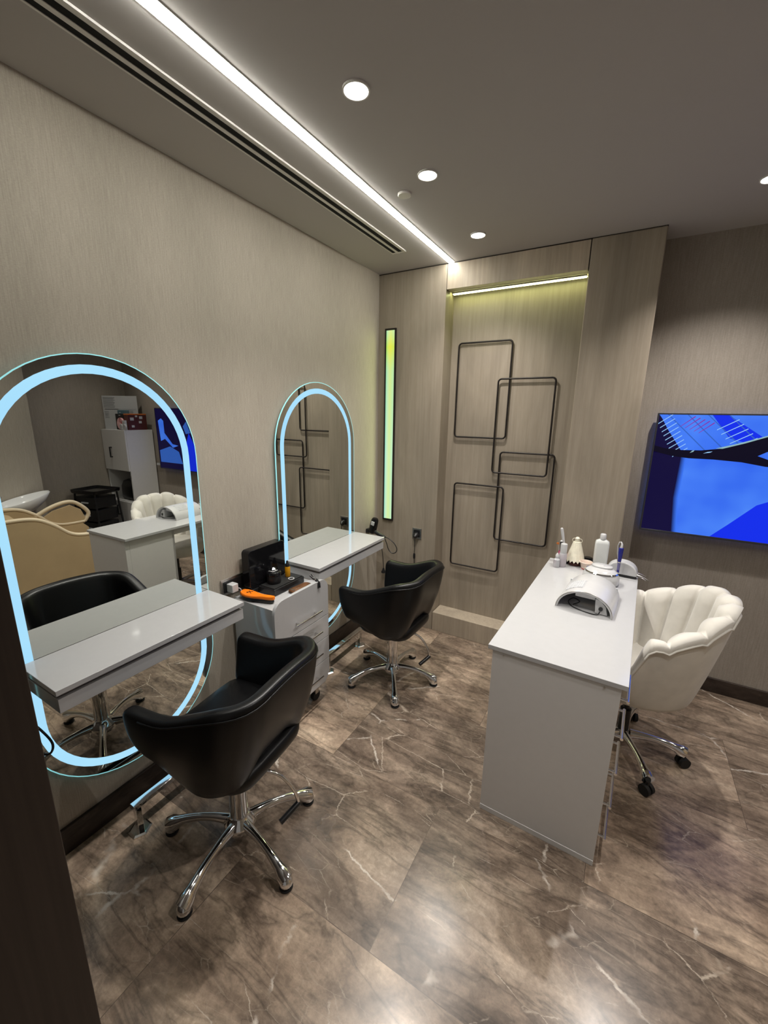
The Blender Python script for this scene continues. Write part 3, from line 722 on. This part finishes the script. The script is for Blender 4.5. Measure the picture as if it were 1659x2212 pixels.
# bottles and cups
th = on_desk('tall_white_bottle', 'tall translucent white plastic bottle with screw cap at the desk back', 'bottle', 1.574, 2.575, math.radians(8))
MB().loft([[Vector((x*k, y*k, z)) for x, y in rrect(-.036, .036, -.022, .022, .012, 4)] for z, k in ((0, .93), (.006, 1), (.148, 1), (.163, .93), (.171, .60), (.175, .38))]).build('bottle_body', M_FROST, th, smooth=50)
MB().lathe([(.0160, .173), (.0165, .179), (.0155, .202), (.012, .206), (0, .207)], n=24).build('screw_cap', M_WPLAST, th, smooth=50)
th = on_desk('clear_spray_bottle', 'white-capped clear spray bottle nearest the front at the desk back corner', 'bottle', 1.385, 2.490)
MB().lathe([(.020, 0), (.0215, .003), (.0215, .075), (.019, .081)], n=24).build('bottle_body', M_CLEAR, th, smooth=50)
MB().lathe([(.0175, .081), (.018, .092), (.0185, .130), (.017, .137), (0, .139)], n=24).build('spray_cap', M_WPLAST, th, smooth=50)
th = on_desk('small_clear_bottle', 'small clear empty bottle in front of the white-capped spray bottle', 'bottle', 1.358, 2.462)
MB().lathe([(.016, 0), (.0175, .003), (.0175, .046), (.010, .052), (.008, .060)], n=24).build('bottle_body', M_CLEAR, th, smooth=50)
MB().lathe([(.0095, .060), (.0095, .074), (.006, .078), (.004, .084), (0, .085)], n=16).build('spray_nozzle', M_WPLAST, th, smooth=50)
th = on_desk('brush_pot', 'small pink pot behind the spray bottle holding brushes', 'pot', 1.372, 2.560)
MB().lathe([(.020, 0), (.021, .004), (.021, .072), (.0185, .072), (.0185, .006), (0, .006)], n=24).build('pot_body', M_PINK, th, smooth=50)
th = thing('white_handled_brush', 'white round-handled brush standing tallest in the pink pot', 'brush', (1.380, 2.562, DH+.012), 0, 'brushes in the pink pot')
MB().tube([(.012, 0, .0), (0, 0, .08), (-.018, 0, .165), (-.024, 0, .190)], [.006, .007, .009, .0085], 12).build('brush_handle', M_WPLAST, th, smooth=60)
MB().ball((-.0245, 0, .192), .0085, 12).build('handle_end', M_WPLAST, th, smooth=180)
th = thing('black_handled_brush', 'short black-handled brush leaning in the pink pot', 'brush', (1.366, 2.552, DH+.012), 0, 'brushes in the pink pot')
MB().tube([(.004, 0, .0), (0, 0, .07), (-.004, 0, .118)], [.004, .007, .007], 12).build('brush_handle', M_BLACK, th, smooth=60)
MB().ball((-.004, 0, .120), .0075, 12).build('white_tip', M_WPLAST, th, smooth=180)
th = thing('orange_tipped_stick', 'thin stick with orange fan tip leaning left in the pink pot', 'brush', (1.356, 2.560, DH+.012), 0, 'brushes in the pink pot')
MB().tube([(.006, 0, 0), (-.008, 0, .098)], .0018, 8).build('stick', M_WPLAST, th)
MB().prism([(-.007, .094), (-.022, .100), (-.018, .108), (-.006, .108)], -.002, .002, 'y').build('orange_tip', M_BOXO, th, bevel=.0006)
# nail swatch fan display
th = on_desk('nail_swatch_display', 'cone-shaped ivory nail swatch fan display on the desk back', 'nail swatches', 1.445, 2.565)
for k in range(16):
    a = 2*PI*k/16; M2 = Matrix.Rotation(a, 4, 'Z')
    P4 = [Vector((.019, -.0044, .136)), Vector((.019, .0044, .136)), Vector((.048, .0105, .034)), Vector((.052, 0, .020)), Vector((.048, -.0105, .034))]
    off = Vector((.0025, 0, .001))
    MB().loft([[M2 @ p for p in P4], [M2 @ (p+off) for p in P4]]).build('swatch', M_OFFW, th, bevel=.0006)
MB().lathe([(.018, .129), (.021, .133), (.021, .139), (.013, .141), (.011, .156), (.013, .160), (.007, .168), (0, .169)], n=20).build('hub', M_OFFW, th, smooth=50)
MB().lathe([(.034, 0), (.036, .003), (.033, .016), (.020, .020), (.006, .03), (.006, .129)], n=24).build('stand', M_BOXR, th, smooth=50)
for s in (-1, 1):
    MB().tube([(s*.016+.010*math.cos(a), 0, .147+.012*math.sin(a)) for a in [2*PI*k/14 for k in range(14)]], .0014, 6, wrap=True, cap=False).build('ring_loop', M_OFFW, th, smooth=60)
th = on_desk('peach_dappen_cup', 'squat peach translucent cup between the swatches and the tall bottle', 'cup', 1.508, 2.515)
MB().lathe([(.021, 0), (.023, .004), (.032, .040), (.036, .043), (.033, .046), (.029, .042), (.020, .008), (0, .007)], n=28).build('cup_body', M_CUP, th, smooth=50)
MB().lathe([(.0225, .002), (.0235, .004), (.0240, .009), (.0228, .009)], n=28).build('red_residue', M_REDP, th, smooth=50)
th = on_desk('black_gloss_tin', 'low black glossy tin behind the peach cup on the desk', 'tin', 1.512, 2.585)
MB().lathe([(.026, 0), (.028, .004), (.028, .042), (.026, .046), (0, .047)], n=28).build('tin_body', M_BLACKG, th, smooth=50)
MB().lathe([(.020, .047), (.022, .050), (0, .051)], n=24).build('tin_lid', M_BLACKG, th, smooth=50)
th = on_desk('red_polish_bottle', 'tiny red nail polish bottle between the spray bottle and swatches', 'nail polish', 1.404, 2.560)
MB().lathe([(.010, 0), (.0115, .003), (.0115, .024), (.006, .028)], n=16).build('bottle_body', M_BLACKG, th, smooth=50)
MB().lathe([(.007, .028), (.007, .052), (.005, .054), (0, .054)], n=16).build('polish_cap', M_REDP, th, smooth=50)

# ------------------------------------------------------------------ television
M_SCREEN_SOFT = [emis('screen_fade', tuple(a_+(b_-a_)*(j_+1)/7 for a_, b_ in zip((.004, .002, .035), (.045, .18, .92))), 1.0) for j_ in range(6)]
M_SCREEN = [emis('screen_blue', (.045, .18, .92), .9), emis('screen_black', (.002, .001, .01), 1.0), emis('screen_navy', (.004, .002, .035), 1.0), emis('screen_string', (.30, .55, .85), 1.0), emis('screen_deep', (.005, .025, .75), 1.0), emis('screen_red', (.22, .02, .30), 1.0), emis('screen_rim', (.25, .42, .45), 1.0), emis('screen_line', (.03, .11, .48), 1.0)]+M_SCREEN_SOFT
t = NT(M_SCREEN[0]); t.l(t.ramp(t.noise(t.coords((3, 3, 3)), 1.2, 2), [(.3, (.03, .13, .85)), (.6, (.06, .21, .93)), (.75, (.09, .28, .95))]), t.b.inputs['Emission Color'])
M_BEZEL = varied(mat('dark_grey_bezel', (.035, .036, .045), .3), 20, .95, 1.05)
TX0, TX1, TZ0, TZ1, TY = 1.752, 3.085, .958, 1.642, 2.858
th = thing('wall_television', 'large wall television showing a blue racket-like picture at the right edge', 'television', (TX0, TY, TZ0))
TW, THh = TX1-TX0, TZ1-TZ0
MB().ringprism([(0, 0), (TW, 0), (TW, THh), (0, THh)], [(.008, .012), (TW-.008, .012), (TW-.008, THh-.008), (.008, THh-.008)], -.002, .028, 'y').build('bezel', M_BEZEL, th, bevel=.001)
MB().box(.05, TW-.05, .0285, .040, .05, THh-.05).build('rear_housing', M_BLACK, th, bevel=.004)
MB().box(.35, TW-.35, .0405, .0565, .2, THh-.2).build('wall_mount', M_BMETAL, th)
m = MB(); y = 0.0
def pg(pts, mi, lay): m.face([(a, -lay*.00012+.0005, b) for a, b in pts], mi)
X0, X1, Z0, Z1 = .008, TW-.008, .012, THh-.008
m.box(X0, X1, .001, .006, Z0, Z1)
def V(u, v): return (X0+u*(X1-X0)/1.0, Z0+v*(Z1-Z0))
kk = 1.0/ (TW-.016)   # metres to u
def W(xm, v): return (X0+xm, Z0+v*(Z1-Z0))
pg([W(0, 0), W(TW-.016, 0), W(TW-.016, 1), W(0, 1)], 0, 1)
# lower navy cloth at left, soft edge, deep corner at lower right
pg([W(0, 0), W(.168, 0), W(.152, .22), W(.150, .66), W(0, .71)], 2, 2)
for j_ in range(6): pg([W(.150+.004*j_, 0), W(.154+.004*j_, 0), W(.135+.004*j_, .30), W(.138+.004*j_, .66), W(.134+.004*j_, .66), W(.131+.004*j_, .30)], 8+j_, 3)
pg([W(.33, 0), W(.62, 0), W(.62, .40), W(.50, .30), W(.40, .12)], 4, 3)
# upper dark areas
pg([W(0, .68), W(.14, .68), W(.10, .77), W(.05, .88), W(.015, .97), W(0, 1)], 2, 2)
pg([W(.24, 1), W(.31, 1), W(.50, .80), W(.42, .78), W(.33, .82)], 4, 2)
for k in range(4):      # faint crossing lines
    a = .04+k*.09; pg([W(a, 1.0), W(a+.006, 1.0), W(a+.216, .69), W(a+.208, .69)], 7, 3)
for k in range(9):      # pale strings left
    a = .001+k*.0115; b = .955-k*.034+.03
    pg([W(a, b-.065), W(a, b-.058), W(a+.062, b+.018), W(a+.064, b+.014)], 3, 4)
for k in range(7):      # strings right
    a = .27+k*.022; b = .94-k*.035
    pg([W(a, b-.06), W(a+.001, b-.053), W(a+.085, b+.03), W(a+.087, b+.025)], 3, 4)
for k in range(5):
    a = .105+k*.022; b = .95-k*.012
    pg([W(a, b-.05), W(a+.001, b-.044), W(a+.06, min(1, b+.04)), W(a+.064, min(1, b+.035))], 5, 4)
# black racket rim
pg([W(0, .74), W(.05, .72), W(.12, .71), W(.22, .715), W(.30, .735), W(.40, .79), W(.50, .85), W(.62, .93), W(.62, .80), W(.55, .78), W(.46, .69), W(.62, .60), W(.50, .61), W(.40, .635), W(.28, .645), W(.17, .645), W(.10, .655), W(.04, .675), W(0, .69)], 1, 5)
pg([W(.28, .735), W(.36, .775), W(.46, .835), W(.50, .86), W(.50, .85), W(.40, .785), W(.31, .735)], 6, 6)
pg([W(.23, .69), W(.26, .70), W(.27, .71), W(.25, .705)], 3, 6)
pg([W(.17, .69), W(.185, .70), W(.19, .715), W(.18, .71)], 6, 6)
# far part of the picture: pale blue disc shapes on dark, seen only in the mirror
pg([W(.62, 0), W(TW-.016, 0), W(TW-.016, 1), W(.62, 1)], 2, 2)
pg([W(.66, 0), W(.86, 0), W(.84, .35), W(.75, .62), W(.66, .4)], 4, 3)
pg([W(.72, .62), W(.80, .60), W(.84, .72), W(.78, .80)], 7, 3)
pg([W(.95, .40), W(1.05, .36), W(1.18, .50), W(1.26, .46), W(1.28, .80), W(1.22, .84), W(1.18, .80), W(1.18, .60), W(1.05, .42)], 0, 3)
pg([W(.90, .1), W(1.3, .1), W(1.3, .3), W(1.1, .38), W(.95, .3)], 7, 3)
m.build('screen', M_SCREEN, th)
o = MB().box(3.12, 3.20, YR-.03, YR-.0005, .985, 1.01).build('white_wall_bracket', M_WPLAST, bevel=.002); tag(o, 'short white bar fixed on the wall left of the television in the mirror', 'bracket')

# ------------------------------------------------------------------ cream shell chair (local: faces -x)
th = thing('scallop_armchair', 'cream velvet shell-back armchair on chrome casters behind the desk', 'chair', (1.785, 2.120, 0), math.radians(7))
NCH = 9
def shellpt(u, v, inner):
    """u -1..1 around from near arm front to far arm front, v 0..1 bottom to rim"""
    a = u*math.radians(104)
    rx0, ry0 = .235, .215; rx1, ry1 = .338, .302
    k = v**.85
    rx = rx0+(rx1-rx0)*k; ry = ry0+(ry1-ry0)*k
    h = .712+.143*smoothstep(.95, .15, abs(u))-.15*smoothstep(.86, 1.0, abs(u))
    ph = (u*.5+.5)*NCH; fr_ = ph-math.floor(ph); lobe = math.sqrt(max(0, 1-(2*fr_-1)**2))
    if inner:
        rx -= .034+.040*lobe*k**.3; ry -= .034+.040*lobe
        z0_ = .44
    else: z0_ = .385
    z = z0_+(h-z0_)*v+.022*lobe*smoothstep(.75, 1, v)
    return Vector((rx*math.cos(a), ry*math.sin(a)*1.0, z))
NU = NCH*12
outer = [[shellpt(-1+2*i/NU, v, False) for v in (0, .03, .12, .3, .5, .7, .85, .93)] for i in range(NU+1)]
inner_ = [[shellpt(-1+2*i/NU, v, True) for v in (.97, .85, .7, .5, .3, .1, .0)] for i in range(NU+1)]
rings = []
for i in range(NU+1):
    o_, n_ = outer[i], inner_[i]
    top1 = shellpt(-1+2*i/NU, 1, False); mid = (top1+n_[0])/2+Vector((0, 0, .014))
    b0 = o_[0].copy(); b0.x *= .9; b0.y *= .9; b0.z -= .012
    rings.append([b0]+o_+[top1, mid]+n_)
def capr(r, dx, k):
    c = sum(r, Vector())/len(r); return [c+(p-c)*k+dx for p in r]
d0 = Vector((-.014, .004, 0)); d1 = Vector((-.014, -.004, 0))
rings = [capr(rings[0], d0, .6), capr(rings[0], d0*.7, .92)]+rings+[capr(rings[-1], d1*.7, .92), capr(rings[-1], d1, .6)]
sh = MB().loft(rings).build('shell_back', M_SHEEN, th, smooth=180)
MB().tube([outer[i][7]+Vector((outer[i][7].x*.012, outer[i][7].y*.012, .0)) for i in range(0, NU+1, 2)], .0042, 8).build('piping', M_SHEEN, sh, smooth=180)
R_ = []
for z, k in ((.385, .72), (.400, .95), (.430, 1), (.475, 1.0), (.492, .93)):
    R_.append([Vector((-.03+.235*k*math.cos(2*PI*j/32), .215*k*math.sin(2*PI*j/32), z)) for j in range(32)])
MB().loft(R_).build('seat_cushion', M_SHEEN, th, smooth=180)
MB().box(-.08, .08, -.08, .08, .366, .384).build('seat_plate', M_BLACK, th, bevel=.004)
MB().lathe([(.024, .08), (.024, .23), (.0145, .232), (.0145, .366)], n=24).build('gas_lift', M_BLACK, th, smooth=40)
MB().lathe([(.030, .070), (.036, .080), (.034, .105), (.026, .118)], n=24).build('hub', M_CHROME, th, smooth=50)
for k in range(5):
    an = math.radians(-66-7+72*k)
    lg = star_leg(th, an, .262, z0=.098, zt=.068, foot=False)
    e = Matrix.Rotation(an, 4, 'Z') @ Vector((.262, 0, 0)); tdir = Matrix.Rotation(an+.5, 4, 'Z') @ Vector((0, 1, 0))
    cw = MB()
    for s in (-1, 1): cw.cyl(e+tdir*(s*.005)+Vector((0, 0, .0255)), e+tdir*(s*.021)+Vector((0, 0, .0255)), .0250, 20)
    cw.build('caster', M_RUBBER, lg, smooth=40)
    MB().cyl(e+Vector((0, 0, .03)), e+Vector((0, 0, .066)), .008, 12).build('caster_stem', M_BLACK, lg, smooth=40)

# ------------------------------------------------------------------ wash unit (seen in the mirror)
th = thing('shampoo_chair', 'tan shell wash chair with armrests seen in the near mirror', 'wash chair', (2.68, 1.52, 0), math.radians(8))
# side shells
def side_shell(s):
    prof = [(-.46, .72), (-.30, .745), (-.12, .735), (.0, .665), (.10, .575), (.20, .545), (.34, .545), (.38, .50), (.38, .16), (.30, .12), (-.40, .12), (-.46, .18)]
    prof = [(p.x, p.y) for p in cr([(a, b, 0) for a, b in prof[:7]])]+prof[7:]
    return MB().prism(prof, s*.26-.022, s*.26+.022, 'x').build('side_shell', M_TAN, th, smooth=50)
for s in (-1, 1): side_shell(s)
for s in (-1, 1):
    pr2 = [(-.46, .738), (-.30, .763), (-.12, .752), (.0, .682), (.10, .592), (.20, .560), (.36, .560)]
    MB().tube(cr([(s*.26, y, z) for y, z in pr2]), .020, 10, flat=.8).build('shell_edge', M_CREAM, th, smooth=60)
MB().tube(cr([(.26, -.02, .66), (.26, .12, .735), (.26, .24, .765), (.26, .32, .74), (.26, .40, .64), (.26, .36, .56)]), .018, 10).build('armrest', M_CREAM, th, smooth=60)
MB().prism([(.0, .62), (.12, .70), (.26, .735), (.34, .68), (.38, .56), (.1, .55)], .248, .268, 'x').build('armrest_panel', M_TAN, th, bevel=.004)
MB().loft([[Vector((x*k, .02+y*k, z)) for x, y in rrect(-.235, .235, -.30, .32, .06, 5)] for z, k in ((.14, .96), (.34, 1), (.42, .98), (.45, .9))]).build('seat_cushion', M_TAN, th, smooth=60)
Mb = Matrix.Translation((0, -.30, .56)) @ Matrix.Rotation(math.radians(-22), 4, 'X')
MB().prism(rrect(-.23, .23, -.22, .20, .08, 6), -.045, .045, 'y', M=Mb).build('backrest', M_TAN, th, bevel=.02, seg=3)
th2 = thing('wash_basin', 'white ceramic leaf-shaped shampoo basin behind the tan wash chair', 'basin', (3.15, 1.52, 0))
def basin_ring(k, z, zf):
    pts = []
    for j in range(36):
        a = 2*PI*j/36; x = .145*math.cos(a); y = .185*math.sin(a)*(1+.35*max(0, math.sin(a)))
        pts.append(Vector((x*k, y*k, z+zf*(y/.30)*.10)))
    return pts
MB().loft([basin_ring(.25, .67, 0), basin_ring(.55, .69, .2), basin_ring(.85, .735, .5), basin_ring(1, .790, .7), basin_ring(.975, .797, .7), basin_ring(.85, .765, .5), basin_ring(.5, .715, .2), basin_ring(.1, .700, 0)]).build('bowl', M_CERAMIC, th2, smooth=60)
MB().loft([[Vector((x*k, y*k-.02, z)) for x, y in rrect(-.11, .11, -.10, .06, .04, 5)] for z, k in ((0, 1.2), (.02, 1.15), (.30, .9), (.672, .8))]).build('pedestal', M_CERAMIC, th2, smooth=60)
MB().tube(cr([(.10, -.20, .70), (.10, -.20, .82), (.07, -.15, .85), (.04, -.10, .835)]), .010, 12).build('tap', M_CHROME, th2, smooth=60)

# ------------------------------------------------------------------ tall cabinet and what stands on it
th = thing('tall_white_cabinet', 'tall white corner cabinet with black handle and open shelf, in the mirror', 'cabinet', (3.24, 2.60, 0))
CW, CD, CH = .485, .30, 1.395
MB().box(0, .016, 0, CD, 0, CH).box(CW-.016, CW, 0, CD, 0, CH).box(.0162, CW-.0162, CD-.010, CD, 0, CH).box(.0162, CW-.0162, 0, CD-.0102, CH-.016, CH).box(.0162, CW-.0162, .001, CD-.0102, .93, .946).box(.0162, CW-.0162, .001, CD-.0102, .56, .576).box(.0162, CW-.0162, .001, CD-.0102, .02, .036).build('carcass', M_WHITE2, th)
d = MB().box(.002, CW-.002, -.018, -.0005, .936, CH-.002).build('door', M_WHITE2, th, bevel=.0015)
m = MB(); m.box(.30, .312, -.045, -.033, 1.08, 1.20)
m.box(.30, .312, -.034, -.0175, 1.08, 1.092).box(.30, .312, -.034, -.0175, 1.188, 1.20); m.build('handle', M_BLACK, d, bevel=.001)
d = MB().box(.002, CW-.002, -.018, -.0005, .022, .568).build('door', M_WHITE2, th, bevel=.0015)
MB().box(.30, .312, -.045, -.033, .40, .52).box(.30, .312, -.034, -.0175, .40, .412).box(.30, .312, -.034, -.0175, .508, .52).build('handle', M_BLACK, d, bevel=.001)
th = thing('black_storage_bag', 'black bulging bag in the open shelf of the tall cabinet', 'bag', (3.46, 2.74, .5765))
MB().loft([[Vector((x*k, y*k, z)) for x, y in rrect(-.14, .14, -.10, .10, .05, 5)] for z, k in ((0, .9), (.03, 1), (.16, .98), (.22, .80), (.235, .5))]).build('bag_body', M_BLACK, th, smooth=60)
MB().tube(cr([(-.06, 0, .22), (-.05, 0, .27), (0, 0, .29), (.05, 0, .27), (.06, 0, .22)]), .006, 8).build('bag_handle', M_BLACK, th, smooth=60)
# poster leaning across the corner
a0 = Vector((3.700, 2.625, 0)); a1 = Vector((3.385, 2.845, 0)); dv = (a1-a0).normalized(); L_ = (a1-a0).length
th = thing('printed_poster', 'grey printed poster leaning in the corner on top of the tall cabinet', 'poster', (a0.x, a0.y, CH+.001), math.atan2(dv.y, dv.x))
MB().box(0, L_, -.006, .0, 0, .375).build('board', M_PAPER, th, bevel=.001)
m = MB()
for k in range(9):
    wd = .14 if k not in (0, 8) else .15
    m.box(.012, .012+wd*(.8+.2*random.random()), .0003, .0009, .350-k*.013, .3535-k*.013+(.001 if k in (0,) else 0))
m.box(.02, .17, .0003, .0009, .225, .229).box(.02, L_-.02, .0003, .0009, .221, .2225)
for k in range(6): m.box(.20, .33, .0003, .0009, .205-k*.012, .2075-k*.012)
for k in range(6): m.box(.015, .06, .0003, .0009, .195-k*.014, .198-k*.014)
m.build('printed_text', M_INK, th)
ZC = CH+.001
th = thing('dark_teal_box', 'dark teal box at the back of the cabinet top behind the others', 'box', (3.45, 2.712, ZC))
MB().box(-.085, .085, -.020, .020, 0, .215).build('carton', M_TEAL, th, bevel=.002)
MB().box(-.04, -.01, -.0515, -.0502, .185, .193).build('printed_mark', M_PAPER, th)
th = thing('black_box', 'black box with a small white mark on the cabinet top', 'box', (3.42, 2.664, ZC))
MB().box(-.085, .085, -.016, .016, 0, .175).build('carton', M_BLACK, th, bevel=.002)
MB().box(-.02, .015, -.0175, -.0162, .155, .162).build('printed_mark', M_PAPER, th)
th = thing('red_brown_box', 'dark red-brown box with white squares and orange top on the cabinet', 'box', (3.282, 2.745, ZC))
MB().box(-.038, .038, -.105, .105, 0, .165).build('carton', M_BOXR, th, bevel=.001)
MB().box(-.039, .039, -.106, .106, .165, .178).build('orange_lid', M_BOXO, th, bevel=.002)
m = MB()
for y_, z_, s_ in ((-.06, .12, .020), (.04, .135, .018), (.03, .085, .016), (-.055, .04, .015), (-.01, .150, .012)):
    m.box(-.0392, -.0382, y_-s_, y_+s_, z_-s_*.8, z_+s_*.8)
m.build('white_squares', M_WPLAST, th)
th = thing('round_pink_box', 'round pink patterned box at the front edge of the cabinet top', 'box', (3.36, 2.624, ZC+.067), 0)
MB().lathe([(.064, -.010), (.066, -.008), (.066, .008), (.064, .010)], n=36, M=Matrix.Rotation(PI/2, 4, 'X')).build('carton', M_PINKF, th, smooth=40)
for k, (x_, y_, lab) in enumerate(((3.335, 2.612, 'left white round pot standing before the pink round box'), (3.262, 2.608, 'right white round pot standing before the red-brown box'))):
    th = thing('white_round_pot', lab, 'pot', (x_, y_, ZC+.034), 0, 'white pots on the cabinet top')
    MB().lathe([(.030, -.006), (.033, -.004), (.033, .004), (.030, .006)], n=28, M=Matrix.Rotation(PI/2, 4, 'X')).build('pot_body', M_WPLAST, th, smooth=40)
    MB().lathe([(.026, .006), (.026, .008), (0, .0082)], n=24, M=Matrix.Rotation(PI/2, 4, 'X')).build('pot_lid', M_PAPER, th, smooth=40)
th = thing('small_white_box', 'small white box with a dark dot standing above the white pots', 'box', (3.285, 2.622, ZC))
MB().box(-.024, .024, -.012, .012, 0, .105).build('carton', M_WPLAST, th, bevel=.001)
MB().cyl((0, -.0125, .078), (0, -.0135, .078), .004, 10).build('dark_dot', M_BLACK, th)

# black rolling tool trolley
th = thing('black_rolling_trolley', 'black plastic rolling salon trolley beside the tall cabinet', 'trolley', (3.50, 2.33, 0), math.radians(-12))
MB().loft([[Vector((x*k, y*k, z)) for x, y in rrect(-.19, .19, -.16, .16, .04, 5)] for z, k in ((.715, .95), (.725, 1), (.755, 1.02), (.757, .97), (.738, .93), (.737, .5))]).build('top_tray', M_BLACKG, th, smooth=50)
for k in range(4):
    d = MB().box(-.14, .14, -.135, .12, .12+k*.145, .245+k*.145).build('drawer', M_BLACK, th, bevel=.006)
    MB().box(-.05, .05, -.15, -.1352, .175+k*.145, .19+k*.145).build('handle', M_GREY, d, bevel=.002)
for sx_ in (-1, 1):
    for sy_ in (-1, 1):
        MB().tube([(sx_*.19, sy_*.155, .07), (sx_*.15, sy_*.13, .712)], .010, 8).build('upright', M_BLACK, th)
        MB().cyl((sx_*.19-.012, sy_*.155, .030), (sx_*.19+.012, sy_*.155, .030), .029, 18).build('caster', M_RUBBER, th, smooth=40)
MB().box(-.19, .19, -.155, .155, .065, .085).build('base_tray', M_BLACK, th, bevel=.005)
